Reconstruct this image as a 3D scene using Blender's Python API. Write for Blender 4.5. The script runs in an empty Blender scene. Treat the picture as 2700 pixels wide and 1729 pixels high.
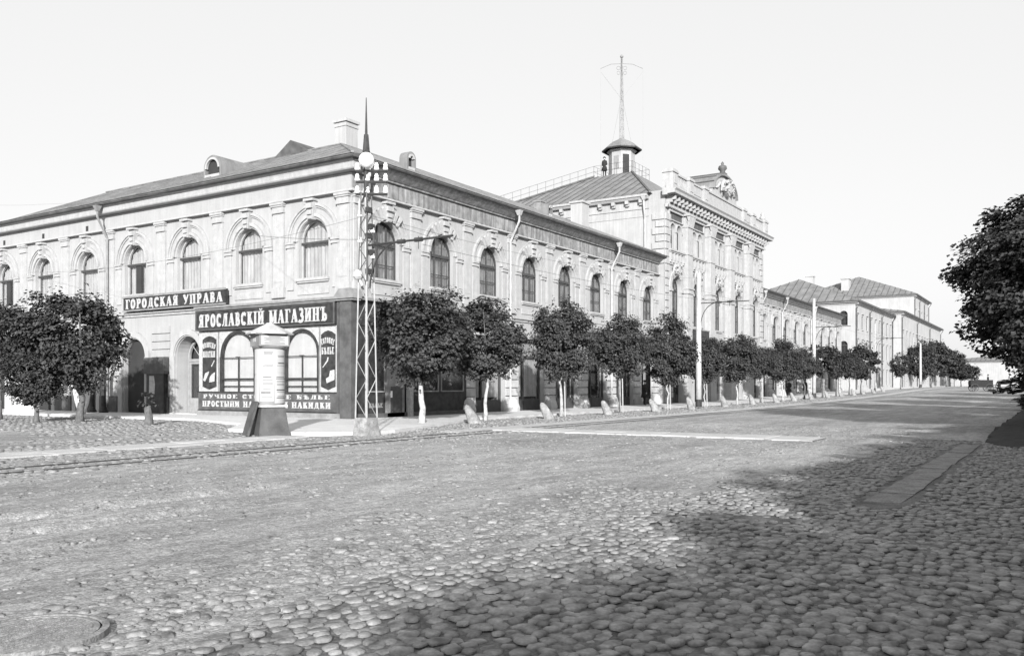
import bpy, bmesh, math, random
import numpy as np
from mathutils import Vector, Matrix
R = math.radians
random.seed(7); rng = np.random.default_rng(11)
S = bpy.context.scene
COL = S.collection
# ------------------------------------------------------------------ camera
H_CAM = 1.55
cd = bpy.data.cameras.new('camera'); cam = bpy.data.objects.new('camera', cd); COL.objects.link(cam)
cam.location = (0, 0, H_CAM); cam.rotation_euler = (R(90), 0, R(32.57 - 90))
cd.sensor_width = 36; cd.lens = 30.15; cd.shift_y = 0.0561; cd.clip_start = .1; cd.clip_end = 5000
S.camera = cam
# ------------------------------------------------------------------ world, sun, exposure
SUN_EL = 18; SUN_DIR = Vector((.80, .60, 0)).normalized()        # the way light travels over the ground
w = bpy.data.worlds.new('World'); S.world = w; w.use_nodes = True
nt = w.node_tree; nt.nodes.clear()
out = nt.nodes.new('ShaderNodeOutputWorld'); bg = nt.nodes.new('ShaderNodeBackground'); bg2 = nt.nodes.new('ShaderNodeBackground')
sky = nt.nodes.new('ShaderNodeTexSky'); sky.sky_type = 'NISHITA'; sky.sun_disc = False
sky.sun_elevation = R(SUN_EL); sky.sun_rotation = math.atan2(-SUN_DIR.x, -SUN_DIR.y)
sky.air_density = 1.0; sky.dust_density = 3.0
bw = nt.nodes.new('ShaderNodeRGBToBW'); add = nt.nodes.new('ShaderNodeAddShader')
nt.links.new(sky.outputs[0], bw.inputs[0]); nt.links.new(bw.outputs[0], bg.inputs[0]); bg.inputs[1].default_value = .03
bg2.inputs[0].default_value = (1, 1, 1, 1); bg2.inputs[1].default_value = .425            # thin white overcast veil
nt.links.new(bg.outputs[0], add.inputs[0]); nt.links.new(bg2.outputs[0], add.inputs[1]); nt.links.new(add.outputs[0], out.inputs[0])
sl = bpy.data.lights.new('sun', 'SUN'); sl.energy = 5.0; sl.angle = R(.9); sl.color = (1, .995, .99)
so = bpy.data.objects.new('sun', sl); COL.objects.link(so)
dv = Vector((SUN_DIR.x * math.cos(R(SUN_EL)), SUN_DIR.y * math.cos(R(SUN_EL)), -math.sin(R(SUN_EL))))
so.rotation_euler = dv.to_track_quat('-Z', 'Y').to_euler(); so.location = (-40, -40, 40)
S.view_settings.view_transform = 'Standard'; S.view_settings.look = 'None'; S.view_settings.exposure = .85; S.view_settings.gamma = 1
S.view_settings.use_curve_mapping = False
S.render.engine = 'CYCLES'; S.cycles.max_bounces = 6; S.cycles.diffuse_bounces = 3; S.cycles.transparent_max_bounces = 8

# ------------------------------------------------------------------ materials (all grey: the photograph has no colour)
def mat(name, base=.4, var=.12, scale=1.5, rough=.9, bump=.3, bscale=30, streak=0, metallic=0, spec=.3, fine=.0):
    m = bpy.data.materials.new(name); m.use_nodes = True; t = m.node_tree; N = t.nodes; L = t.links
    p = N['Principled BSDF']; p.inputs['Roughness'].default_value = rough; p.inputs['Metallic'].default_value = metallic
    p.inputs['Specular IOR Level'].default_value = spec
    g = N.new('ShaderNodeNewGeometry'); n1 = N.new('ShaderNodeTexNoise'); n1.inputs['Scale'].default_value = scale; n1.inputs['Detail'].default_value = 8
    L.new(g.outputs['Position'], n1.inputs['Vector'])
    mr = N.new('ShaderNodeMapRange'); mr.inputs['From Min'].default_value = .3; mr.inputs['From Max'].default_value = .7
    mr.inputs['To Min'].default_value = base * (1 - var); mr.inputs['To Max'].default_value = base * (1 + var)
    L.new(n1.outputs['Fac'], mr.inputs['Value']); cur = mr.outputs[0]
    if streak:
        mp = N.new('ShaderNodeMapping'); mp.inputs['Scale'].default_value = (3.2, 3.2, .22); L.new(g.outputs['Position'], mp.inputs['Vector'])
        n2 = N.new('ShaderNodeTexNoise'); n2.inputs['Scale'].default_value = 1.6; n2.inputs['Detail'].default_value = 6; n2.inputs['Roughness'].default_value = .65
        L.new(mp.outputs[0], n2.inputs['Vector'])
        r2 = N.new('ShaderNodeMapRange'); r2.inputs['From Min'].default_value = .38; r2.inputs['From Max'].default_value = .62
        r2.inputs['To Min'].default_value = 1 - streak; r2.inputs['To Max'].default_value = 1.04; L.new(n2.outputs['Fac'], r2.inputs['Value'])
        mu = N.new('ShaderNodeMath'); mu.operation = 'MULTIPLY'; L.new(cur, mu.inputs[0]); L.new(r2.outputs[0], mu.inputs[1]); cur = mu.outputs[0]
    if fine:
        n4 = N.new('ShaderNodeTexNoise'); n4.inputs['Scale'].default_value = 38; n4.inputs['Detail'].default_value = 4; L.new(g.outputs['Position'], n4.inputs['Vector'])
        r4 = N.new('ShaderNodeMapRange'); r4.inputs['From Min'].default_value = .35; r4.inputs['From Max'].default_value = .65
        r4.inputs['To Min'].default_value = 1 - fine; r4.inputs['To Max'].default_value = 1 + fine; L.new(n4.outputs['Fac'], r4.inputs['Value'])
        mu = N.new('ShaderNodeMath'); mu.operation = 'MULTIPLY'; L.new(cur, mu.inputs[0]); L.new(r4.outputs[0], mu.inputs[1]); cur = mu.outputs[0]
    cb = N.new('ShaderNodeCombineColor'); L.new(cur, cb.inputs[0]); L.new(cur, cb.inputs[1]); L.new(cur, cb.inputs[2]); L.new(cb.outputs[0], p.inputs['Base Color'])
    if bump:
        n3 = N.new('ShaderNodeTexNoise'); n3.inputs['Scale'].default_value = bscale; n3.inputs['Detail'].default_value = 5; L.new(g.outputs['Position'], n3.inputs['Vector'])
        b = N.new('ShaderNodeBump'); b.inputs['Strength'].default_value = bump; b.inputs['Distance'].default_value = .02
        L.new(n3.outputs['Fac'], b.inputs['Height']); L.new(b.outputs[0], p.inputs['Normal'])
    return m
M = {}
M['plaster'] = mat('plaster', .30, .06, 1.1, streak=.06, fine=.08)
M['trim'] = mat('trim_plaster', .32, .09, 3.1, streak=.10, fine=.14)
M['block'] = mat('tall_building_plaster', .31, .09, 1.0, streak=.12, fine=.08)
M['far'] = mat('far_plaster', .33, .08, .7, streak=.1)
M['frieze'] = mat('streaked_frieze', .235, .28, 3.2, streak=.45, fine=.1)  # darker, vertically streaked tone for right-hand friezes and cornices
M['stone'] = mat('pale_stone', .36, .2, 2.2, fine=.12)
M['roof'] = mat('roof_sheet', .17, .25, .9, rough=.6, bump=.12, bscale=8, streak=.2)
M['roof_dark'] = mat('eave_sheet', .075, .35, 2.5, rough=.6, bump=.1)
M['dark'] = mat('dark_paint', .030, .5, 4, rough=.5, bump=.08)
M['darkgrey'] = mat('dark_board', .07, .3, 3, rough=.6, bump=.1, fine=.15)
M['midgrey'] = mat('mid_paint', .19, .2, 3, rough=.7, bump=.1, fine=.1)
M['white'] = mat('white_paint', .72, .06, 4, rough=.6, bump=.1)
M['bollard'] = mat('weathered_stone', .235, .35, 5, bump=.6, fine=.25, streak=.2)
M['letter'] = mat('letter_paint', .35, .2, 6, rough=.6, bump=.05, fine=.3)
M['frame'] = mat('window_frame_paint', .24, .15, 4, rough=.6, bump=.05)
M['frame_dark'] = mat('dark_window_frame', .05, .2, 4, rough=.6, bump=.05)
M['curtain'] = mat('curtain_cloth', .37, .12, 2.2, streak=.3, bump=.1)
M['curtain_dim'] = mat('grey_curtain_cloth', .17, .35, 2.2, streak=.6, bump=.1)
M['blind'] = mat('window_blind', .48, .05, 2, streak=.05, bump=.1)
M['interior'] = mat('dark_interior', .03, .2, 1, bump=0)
M['bark'] = mat('bark', .10, .3, 9, bump=.8, bscale=40)
M['bark_pale'] = mat('limewashed_bark', .34, .35, 7, bump=.6, bscale=40)
M['leaf'] = mat('leaf', .048, .55, 5, rough=.65, bump=0, spec=.15)
M['leaf2'] = mat('deep_leaf', .04, .6, 3, rough=.7, bump=0, spec=.12)
M['leaf3'] = mat('leaf_far', .042, .5, 3, rough=.7, bump=0, spec=.12)
M['wood'] = mat('grey_pole_wood', .36, .15, 5, streak=.15, bump=.3)
M['steel_w'] = mat('white_painted_steel', .24, .15, 7, rough=.5, bump=.1)
M['steel_d'] = mat('dark_steel', .035, .3, 6, rough=.5, bump=.1)
M['iron'] = mat('cast_iron', .20, .3, 14, rough=.6, bump=.5, bscale=60, fine=.2)
M['porcelain'] = mat('porcelain', .75, .05, 3, rough=.25, bump=0)
M['cloth'] = mat('dark_cloth', .02, .3, 8, bump=.2)
M['skin'] = mat('skin', .35, .1, 9, bump=.1, rough=.6)
M['horse'] = mat('horse_coat', .03, .3, 5, bump=.1)
M['poster'] = mat('poster_paper', .35, .05, 2.2, bump=.15, fine=.03)
M['print'] = mat('printers_ink', .06, .5, 14, bump=0)
M['hedge_soil'] = mat('dark_soil', .028, .4, 3, bump=.8, bscale=20, fine=.3)
M['gutter'] = mat('sandy_gutter_stone', .17, .3, 3, bump=.5, fine=.3)
M['bed'] = mat('dark_soil_between_cobbles', .105, .5, 2.5, bump=.8, bscale=40, fine=.3)  # darker soil sheet showing in the joints of the near cobbles
M['sidewalk'] = mat('sidewalk_paving', .50, .10, 1.4, bump=.4, bscale=22, fine=.1)
M['strip'] = mat('smooth_stone_strip', .37, .12, 1.7, bump=.4, bscale=22, fine=.12)
M['stonev'] = mat('cobble_stone', .18, .6, 6.5, rough=.75, bump=.35, bscale=55, fine=.15)

def ground_mat():
    m = bpy.data.materials.new('dusty_road_earth'); m.use_nodes = True; t = m.node_tree; N = t.nodes; L = t.links
    p = N['Principled BSDF']; p.inputs['Roughness'].default_value = .95; p.inputs['Specular IOR Level'].default_value = .15
    g = N.new('ShaderNodeNewGeometry')
    def noise(sc, det, ax=(1, 1, 1)):
        mp = N.new('ShaderNodeMapping'); mp.inputs['Scale'].default_value = ax; L.new(g.outputs['Position'], mp.inputs['Vector'])
        n = N.new('ShaderNodeTexNoise'); n.inputs['Scale'].default_value = sc; n.inputs['Detail'].default_value = det; n.inputs['Roughness'].default_value = .62
        L.new(mp.outputs[0], n.inputs['Vector']); return n.outputs['Fac']
    def rng_(v, a, b, c, d):
        r = N.new('ShaderNodeMapRange'); r.inputs[1].default_value = a; r.inputs[2].default_value = b; r.inputs[3].default_value = c; r.inputs[4].default_value = d; L.new(v, r.inputs[0]); return r.outputs[0]
    def mul(a, b):
        x = N.new('ShaderNodeMath'); x.operation = 'MULTIPLY'; L.new(a, x.inputs[0]); L.new(b, x.inputs[1]); return x.outputs[0]
    c = rng_(noise(.22, 6, (.5, 1.3, 1)), .35, .65, .265, .37)
    c = mul(c, rng_(noise(1.1, 8, (.6, 1.3, 1)), .35, .65, .82, 1.12))
    c = mul(c, rng_(noise(.8, 7, (.16, 1.7, 1)), .38, .52, .84, 1.0))
    c = mul(c, rng_(noise(9, 6), .35, .68, .78, 1.16)); c = mul(c, rng_(noise(19, 5), .36, .60, .74, 1.14))
    c = mul(c, rng_(noise(45, 3), .35, .65, .66, 1.28)); c = mul(c, rng_(noise(3.2, 7, (.6, 1.6, 1)), .36, .62, .82, 1.10))
    cb = N.new('ShaderNodeCombineColor')
    for i in range(3): L.new(c, cb.inputs[i])
    L.new(cb.outputs[0], p.inputs['Base Color'])
    b = N.new('ShaderNodeBump'); b.inputs['Strength'].default_value = .9; b.inputs['Distance'].default_value = .02; L.new(noise(26, 8), b.inputs['Height'])
    b2 = N.new('ShaderNodeBump'); b2.inputs['Strength'].default_value = .5; b2.inputs['Distance'].default_value = .06; L.new(noise(5, 6, (.6, 1.5, 1)), b2.inputs['Height'])
    L.new(b.outputs[0], b2.inputs['Normal']); L.new(b2.outputs[0], p.inputs['Normal'])
    return m
M['earth'] = ground_mat()
def glass_mat(name, refl):
    m = bpy.data.materials.new(name); m.use_nodes = True; t = m.node_tree; N = t.nodes; L = t.links; N.clear()
    o = N.new('ShaderNodeOutputMaterial'); mx = N.new('ShaderNodeMixShader'); tr = N.new('ShaderNodeBsdfTransparent'); gl = N.new('ShaderNodeBsdfGlossy')
    gl.inputs['Roughness'].default_value = .06; tr.inputs[0].default_value = (.97, .97, .97, 1); mx.inputs[0].default_value = refl
    n = N.new('ShaderNodeTexNoise'); n.inputs['Scale'].default_value = .8; b = N.new('ShaderNodeBump'); b.inputs['Strength'].default_value = .06
    L.new(n.outputs['Fac'], b.inputs['Height']); L.new(b.outputs[0], gl.inputs['Normal'])
    L.new(tr.outputs[0], mx.inputs[1]); L.new(gl.outputs[0], mx.inputs[2]); L.new(mx.outputs[0], o.inputs[0]); return m
M['glass'] = glass_mat('window_glass', .08)

# ------------------------------------------------------------------ mesh helpers
class MB:
    def __init__(s): s.v = []; s.f = []; s.e = 0
    def quad(s, a, b, c, d): n = len(s.v); s.v += [a, b, c, d]; s.f.append((n, n+1, n+2, n+3)); return s
    def poly(s, pts): n = len(s.v); s.v += list(pts); s.f.append(tuple(range(n, n+len(pts)))); return s
    def box(s, x0, x1, y0, y1, z0, z1):
        n = len(s.v); s.v += [(x, y, z) for z in (z0, z1) for y in (y0, y1) for x in (x0, x1)]
        s.f += [tuple(n+i for i in q) for q in ((0,2,3,1),(4,5,7,6),(0,1,5,4),(2,6,7,3),(0,4,6,2),(1,3,7,5))]; return s
    def frustum(s, cx, cy, z0, z1, w0, w1, d0=None, d1=None):
        d0 = d0 or w0; d1 = d1 or w1; n = len(s.v)
        for z, ww, dd in ((z0, w0, d0), (z1, w1, d1)): s.v += [(cx-ww/2, cy-dd/2, z), (cx+ww/2, cy-dd/2, z), (cx+ww/2, cy+dd/2, z), (cx-ww/2, cy+dd/2, z)]
        s.f += [tuple(n+i for i in q) for q in ((3,2,1,0),(4,5,6,7),(0,1,5,4),(1,2,6,5),(2,3,7,6),(3,0,4,7))]; return s
    def lathe(s, prof, n=16, cx=0, cy=0, cap=True, ph=0):
        b = len(s.v)
        for r, z in prof: s.v += [(cx+r*math.cos(ph+2*math.pi*i/n), cy+r*math.sin(ph+2*math.pi*i/n), z) for i in range(n)]
        for k in range(len(prof)-1):
            for i in range(n): j = (i+1) % n; s.f.append((b+k*n+i, b+k*n+j, b+(k+1)*n+j, b+(k+1)*n+i))
        if cap: s.f.append(tuple(b+i for i in reversed(range(n)))); s.f.append(tuple(b+(len(prof)-1)*n+i for i in range(n)))
        return s
    def tube(s, pts, r, n=6):
        pts = [Vector(p) for p in pts]; b = len(s.v); rr = r if isinstance(r, (list, tuple)) else [r]*len(pts)
        for k, p in enumerate(pts):
            d = (pts[min(k+1, len(pts)-1)] - pts[max(k-1, 0)]).normalized()
            a = d.cross(Vector((0, 0, 1)) if abs(d.z) < .95 else Vector((1, 0, 0))).normalized(); c = d.cross(a)
            for i in range(n): t = 2*math.pi*i/n; q = p + (a*math.cos(t) + c*math.sin(t))*rr[k]; s.v.append(tuple(q))
        for k in range(len(pts)-1):
            for i in range(n): j = (i+1) % n; s.f.append((b+k*n+i, b+k*n+j, b+(k+1)*n+j, b+(k+1)*n+i))
        s.f.append(tuple(b+i for i in reversed(range(n)))); s.f.append(tuple(b+(len(pts)-1)*n+i for i in range(n))); return s
    def ring(s, cx, cz, r0, r1, y0, y1, a0=0, a1=180, n=16):
        b = len(s.v)
        for i in range(n+1):
            a = R(a0+(a1-a0)*i/n); c, d = math.cos(a), math.sin(a)
            s.v += [(cx+r0*c, y0, cz+r0*d), (cx+r1*c, y0, cz+r1*d), (cx+r1*c, y1, cz+r1*d), (cx+r0*c, y1, cz+r0*d)]
        for i in range(n):
            p = b+4*i; q = p+4
            s.f += [(p, p+1, q+1, q), (p+1, p+2, q+2, q+1), (p+3, p, q, q+3)]
        s.f += [(b+3, b+2, b+1, b), (b+4*n, b+4*n+1, b+4*n+2, b+4*n+3)]; return s
    def prism(s, pts, y0, y1):          # polygon in x,z pushed from y0 (front) to y1
        n = len(s.v); k = len(pts); s.v += [(x, y0, z) for x, z in pts] + [(x, y1, z) for x, z in pts]
        s.f.append(tuple(n+i for i in range(k))); s.f.append(tuple(n+k+i for i in reversed(range(k))))
        for i in range(k): j = (i+1) % k; s.f.append((n+i, n+k+i, n+k+j, n+j))
        return s
    def slab(s, pts, z0, z1):           # polygon in x,y pushed up
        n = len(s.v); k = len(pts); s.v += [(x, y, z1) for x, y in pts] + [(x, y, z0) for x, y in pts]
        s.f.append(tuple(n+i for i in range(k))); s.f.append(tuple(n+k+i for i in reversed(range(k))))
        for i in range(k): j = (i+1) % k; s.f.append((n+i, n+k+i, n+k+j, n+j))
        return s
    def prof_x(s, x0, x1, prof):        # moulding: closed y,z profile run along x
        n = len(s.v); k = len(prof); s.v += [(x0, y, z) for y, z in prof] + [(x1, y, z) for y, z in prof]
        s.f.append(tuple(n+i for i in range(k))); s.f.append(tuple(n+k+i for i in reversed(range(k))))
        for i in range(k): j = (i+1) % k; s.f.append((n+i, n+k+i, n+k+j, n+j))
        return s
    def mesh(s, name, m, smooth=False):
        me = bpy.data.meshes.new(name); me.from_pydata([tuple(p) for p in s.v], [], s.f)
        bm = bmesh.new(); bm.from_mesh(me); bmesh.ops.recalc_face_normals(bm, faces=bm.faces); bm.to_mesh(me); bm.free()
        me.materials.append(m if not isinstance(m, str) else M[m])
        if smooth: me.shade_smooth()
        return me
def ob(name, me, parent=None, loc=(0, 0, 0), rz=0, scale=None):
    o = bpy.data.objects.new(name, me); COL.objects.link(o)
    if parent is not None: o.parent = parent
    o.location = loc; o.rotation_euler = (0, 0, rz)
    if scale is not None: o.scale = scale
    return o
def thing(name, label, cat, loc=(0, 0, 0), rz=0, group=None):
    o = bpy.data.objects.new(name, None); COL.objects.link(o); o.location = loc; o.rotation_euler = (0, 0, rz); o.empty_display_size = .3
    o['label'] = label; o['category'] = cat
    if group: o['group'] = group
    return o
def tag(o, label=None, cat=None, group=None, kind=None):
    for k, v in (('label', label), ('category', cat), ('group', group), ('kind', kind)):
        if v: o[k] = v
    return o
def npmesh(name, V, F, m, smooth=True):            # F: (n,k) array of indices
    me = bpy.data.meshes.new(name); n, k = F.shape
    me.vertices.add(len(V)); me.vertices.foreach_set('co', V.astype(np.float32).ravel())
    me.loops.add(n*k); me.loops.foreach_set('vertex_index', F.astype(np.int32).ravel())
    me.polygons.add(n); me.polygons.foreach_set('loop_start', np.arange(0, n*k, k, dtype=np.int32)); me.polygons.foreach_set('loop_total', np.full(n, k, dtype=np.int32))
    me.polygons.foreach_set('use_smooth', np.full(n, smooth)); me.update(calc_edges=True); me.validate()
    me.materials.append(M[m] if isinstance(m, str) else m); return me
def vnoise(x, y, seed=0):
    def h(i, j): 
        a = np.sin(i*127.1 + j*311.7 + seed*74.7)*43758.5453; return a - np.floor(a)
    xi, yi = np.floor(x), np.floor(y); fx, fy = x-xi, y-yi; fx = fx*fx*(3-2*fx); fy = fy*fy*(3-2*fy)
    return (h(xi, yi)*(1-fx)+h(xi+1, yi)*fx)*(1-fy) + (h(xi, yi+1)*(1-fx)+h(xi+1, yi+1)*fx)*fy
def rise(x):
    x = np.asarray(x, dtype=float)
    a = 1e-4*(np.clip(x, 40, 125)-40)**2; b = .63*(1-np.exp(-np.clip(x-125, 0, None)*.027)); return a+b
def rz_(x): return float(rise(x))
FW = Vector((math.cos(R(32.57)), math.sin(R(32.57)))); RT = Vector((FW.y, -FW.x))
def view(x, y):
    d = x*FW.x + y*FW.y; r = x*RT.x + y*RT.y; return d, r

# ------------------------------------------------------------------ ground, road, pavements
def spaced(a, b, lo, hi, st, g=1.16):
    xs = list(np.arange(lo, hi, st)); s = st; x = xs[0]; L_ = []
    while x > a: s *= g; x -= s; L_.append(max(x, a))
    s = st; x = xs[-1]; U = []
    while x < b: s *= g; x += s; U.append(min(x, b))
    return np.array(sorted(set(L_)) + xs + U)
def relief(X, Y):
    z = .035*(vnoise(X*.45, Y*.7, 1)-.5) + (.010+.012*np.clip((Y-4.5)/1.5, 0, 1))*(vnoise(X*1.7, Y*2.6, 2)-.5) + .014*np.clip((Y-4.5)/1.5, 0, 1)*(vnoise(X*5, Y*6, 3)-.5)
    for yc, x1, wd, dp in ((10.35, 9.0, .16, .075), (9.15, 7.6, .14, .06), (8.0, 5.6, .14, .05), (12.4, 8.2, .12, .035), (10.9, 9.5, .25, -.03), (9.7, 8.5, .25, -.03)):
        wob = yc + .25*(vnoise(X*.5, X*0+yc, 5)-.5) - .012*(X-5)**2
        z = z - 1.5*dp*np.exp(-((Y-wob)/wd)**2) / (1+np.exp((X-x1)*1.6))
    def near_(a, b, v, s=.25): return np.clip((v-a)/s+1, 0, 1)*np.clip((b-v)/s+1, 0, 1)
    k = np.maximum.reduce([near_(18.8, 20.5, Y)*(X < 19), near_(16.6, 17.95, Y), near_(15.6, 16.8, Y), near_(24.5, 26.9, X)*near_(5.6, 17, Y), near_(12, 25.8, X)*near_(1.6, 2.4, Y)])
    return z*(1-k)
gx = spaced(-60, 260, 1, 34, .11, 1.13); gy = spaced(-40, 120, 1, 19, .11, 1.13)
GX, GY = np.meshgrid(gx, gy, indexing='ij')
fade = np.clip(1-(np.hypot(GX, GY)-34)/30, 0, 1)
GZ = rise(GX) + relief(GX, GY)*fade - .012
nx, ny = GX.shape; idx = np.arange(nx*ny).reshape(nx, ny)
F = np.stack([idx[:-1, :-1], idx[1:, :-1], idx[1:, 1:], idx[:-1, 1:]], -1).reshape(-1, 4)
road = ob('road', npmesh('road', np.stack([GX, GY, GZ], -1).reshape(-1, 3), F, 'earth')); road['kind'] = 'structure'
far_x = np.array([-2500, -60, 0, 40, 60, 80, 100, 125, 160, 200, 260, 400, 2500.]); far_y = np.array([-2500, -40, 0, 40, 120, 2500.])
FX, FY = np.meshgrid(far_x, far_y, indexing='ij'); idx = np.arange(FX.size).reshape(FX.shape)
F = np.stack([idx[:-1, :-1], idx[1:, :-1], idx[1:, 1:], idx[:-1, 1:]], -1).reshape(-1, 4)
gnd = ob('ground', npmesh('ground', np.stack([FX, FY, rise(FX)-.12], -1).reshape(-1, 3), F, 'earth', False)); gnd['kind'] = 'structure'
def strip(name, x0, x1, y0, y1, top, m, n=40, kind='structure', bottom=-.25, wob=0, dens=None):
    xs = np.linspace(x0, x1, n); V = []; Fs = []
    for i, x in enumerate(xs):
        z = rz_(x); w0 = wob*(vnoise(np.array([x*1.3]), np.array([y0]), 8)[0]-.5); w1 = wob*(vnoise(np.array([x*1.3]), np.array([y1+9]), 8)[0]-.5)
        V += [(x, y0+w0, z+bottom), (x, y0+w0, z+top), (x, y1+w1, z+top), (x, y1+w1, z+bottom)]
    for i in range(n-1):
        a = 4*i; Fs += [(a, a+4, a+5, a+1), (a+1, a+5, a+6, a+2), (a+2, a+6, a+7, a+3)]
    Fs += [(0, 1, 2, 3), (4*n-1, 4*n-2, 4*n-3, 4*n-4)]
    b = MB(); b.v = V; b.f = Fs; o = ob(name, b.mesh(name, m)); o['kind'] = kind; return o
# pavement of the corner and along both facades
b = MB(); b.slab([(31.5, 21.9), (31.5, 26.3), (28.1, 26.3), (28.1, 90), (24.3, 90), (24.1, 32), (22.2, 26.5), (19.2, 23.6), (18.9, 19.6), (20.0, 18.3), (21.6, 18.35)], -.3, .10)
o = ob('corner_pavement', b.mesh('corner_pavement', 'sidewalk')); o['kind'] = 'structure'
strip('pavement', 31.5, 215, 21.9, 26.3, .10, 'sidewalk', 60)
strip('kerb', 31.6, 215, 21.72, 21.897, .125, 'stone', 60)
strip('gutter_strip', 23, 200, 16.75, 17.75, .010, 'strip', 90, wob=.18)
strip('crossing_path', -14, 18.4, 18.95, 20.35, .012, 'strip', 60, wob=.16)
# crossing path over the right-hand street
b = MB(); n = 30
for i in range(n):
    y = 16.6 - i*(10.8)/(n-1); x = 25.6; wv = .12*math.sin(i*2.1)+.07*math.sin(i*5.3)
    b.v += [(x-.9+wv, y, -.2), (x-.9+wv, y, .012), (x+.9+wv*.6, y, .012), (x+.9+wv*.6, y, -.2)]
for i in range(n-1): a = 4*i; b.f += [(a, a+4, a+5, a+1), (a+1, a+5, a+6, a+2), (a+2, a+6, a+7, a+3)]
o = ob('crossing_path', b.mesh('crossing_path', 'strip')); o['kind'] = 'structure'
def slabs(root, x0, x1, y0, y1, lx, ly, top, m, name='paving_slab'):
    mes = []
    for s in range(4):
        r_ = random.Random(s); e = lambda: r_.uniform(0, .035); b = MB()
        b.v = [(-lx/2+e(), -ly/2+e(), -.1), (lx/2-e(), -ly/2+e(), -.1), (lx/2-e(), ly/2-e(), -.1), (-lx/2+e(), ly/2-e(), -.1)]; b.v += [(v[0]*.985, v[1]*.985, 0) for v in b.v]
        b.f = [(3, 2, 1, 0), (4, 5, 6, 7), (0, 1, 5, 4), (1, 2, 6, 5), (2, 3, 7, 6), (3, 0, 4, 7)]; mes.append(b.mesh(name, m))
    y = y0+ly/2; k = 0
    while y < y1:
        x = x0+lx/2
        while x < x1:
            o = ob(name, mes[random.randrange(4)], root, (x+random.uniform(-.02, .02), y+random.uniform(-.02, .02), rz_(x)+top+random.uniform(-.008, .008))); o.rotation_euler = (random.uniform(-.006, .006), random.uniform(-.006, .006), random.choice([0, math.pi])+random.uniform(-.02, .02)); x += lx; k += 1
        y += ly
    return k
slabs(o, 24.72, 26.5, 6.0, 16.5, .89, 1.18, .026, 'strip')
slabs(bpy.data.objects['crossing_path'], -2, 18.3, 18.95, 20.3, 1.27, .66, .024, 'strip')
# smooth slab gutter on the near side and the dark planted bank beyond it
gs_ = strip('gutter_slabs', 12.2, 25.6, 1.75, 2.2, -.004, 'gutter', 30, wob=.1)
slabs(gs_, 12.2, 25.7, 1.72, 2.2, 1.1, .5, .012, 'gutter')
b = MB()
xs = list(np.linspace(24.2, 200, 200))
for i, x in enumerate(xs):
    z = rz_(x); e = 1.9 + .07*math.sin(x*1.7) + .05*math.sin(x*4.1) - 1.1*math.exp(-(x-24.2)*.8); hk = min(1, max(.04, (x-24.5)/9))
    b.v += [(x, e, z-.2), (x, e-.12, z+.12*hk), (x, e-.9, z+.30*hk), (x, -14, z+.05+.3*hk)]
for i in range(len(xs)-1): a = 4*i; b.f += [(a, a+4, a+5, a+1), (a+1, a+5, a+6, a+2), (a+2, a+6, a+7, a+3)]
b.f.append((0, 1, 2, 3)); o = ob('boulevard_bank', b.mesh('boulevard_bank', 'hedge_soil')); o['kind'] = 'structure'
# tram rails
for k, (y, lab) in enumerate(((15.75, 'tram rail running along the cobbled bed, nearer one'), (16.62, 'tram rail running along the cobbled bed, farther one beside the pale strip'))):
    b = MB(); xs = np.linspace(-20, 190, 120)
    for x in xs:
        z = rz_(x)+.008; b.v += [(x, y-.03, z-.08), (x, y-.03, z), (x, y+.03, z), (x, y+.03, z-.08)]
    for i in range(119): a = 4*i; b.f += [(a, a+4, a+5, a+1), (a+1, a+5, a+6, a+2), (a+2, a+6, a+7, a+3)]
    tag(ob('tram_rail', b.mesh('tram_rail', 'steel_d')), lab, 'rail', 'tram rails')
# cobble stones --------------------------------------------------------------
def stone_v(nseg, seed, flat=.45):
    r_ = np.random.default_rng(seed); a = np.linspace(0, 2*np.pi, nseg, endpoint=False) + r_.uniform(-.15, .15, nseg); rad = r_.uniform(.74, 1.18, nseg)
    rings = [(1.0, -.35), (1.0, .12), (.74, flat*.85)]
    V = [np.stack([np.cos(a)*rad*k, np.sin(a)*rad*k, np.full(nseg, z)+ (r_.uniform(-.11, .09, nseg) if z > .2 else 0)], -1) for k, z in rings] + [np.array([[0, 0, flat]])]
    Fs = []
    for k in range(2):
        for i in range(nseg): j = (i+1) % nseg; Fs += [(k*nseg+i, k*nseg+j, (k+1)*nseg+j), (k*nseg+i, (k+1)*nseg+j, (k+1)*nseg+i)]
    for i in range(nseg): Fs.append((2*nseg+i, 2*nseg+(i+1) % nseg, 3*nseg))
    return np.concatenate(V), np.array(Fs)
PROT = [stone_v(8, s) for s in range(8)]; PLOW = [stone_v(6, s+20) for s in range(6)]
def batch(P, prot):                                     # P rows: x,y,z,sx,sy,sz,rot
    Vs, Fs, off = [], [], 0; k = np.arange(len(P)) % len(prot)
    for t, (pv, pf) in enumerate(prot):
        Q = P[k == t]; n = len(Q)
        if not n: continue
        c, s = np.cos(Q[:, 6])[:, None], np.sin(Q[:, 6])[:, None]
        x = pv[None, :, 0]*Q[:, 3:4]; y = pv[None, :, 1]*Q[:, 4:5]; z = pv[None, :, 2]*Q[:, 5:6]
        V = np.stack([Q[:, 0:1]+x*c-y*s, Q[:, 1:2]+x*s+y*c, Q[:, 2:3]+z], -1)
        Fs.append((pf[None]+(np.arange(n)*len(pv))[:, None, None]).reshape(-1, 3)+off); Vs.append(V.reshape(-1, 3)); off += n*len(pv)
    return np.concatenate(Vs), np.concatenate(Fs)
def inview(x, y, m=1.06):
    d = x*FW.x + y*FW.y; r = x*RT.x + y*RT.y; return (d > 3.6) & (np.abs(r)/np.maximum(d, .1) < .598*m)
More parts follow.
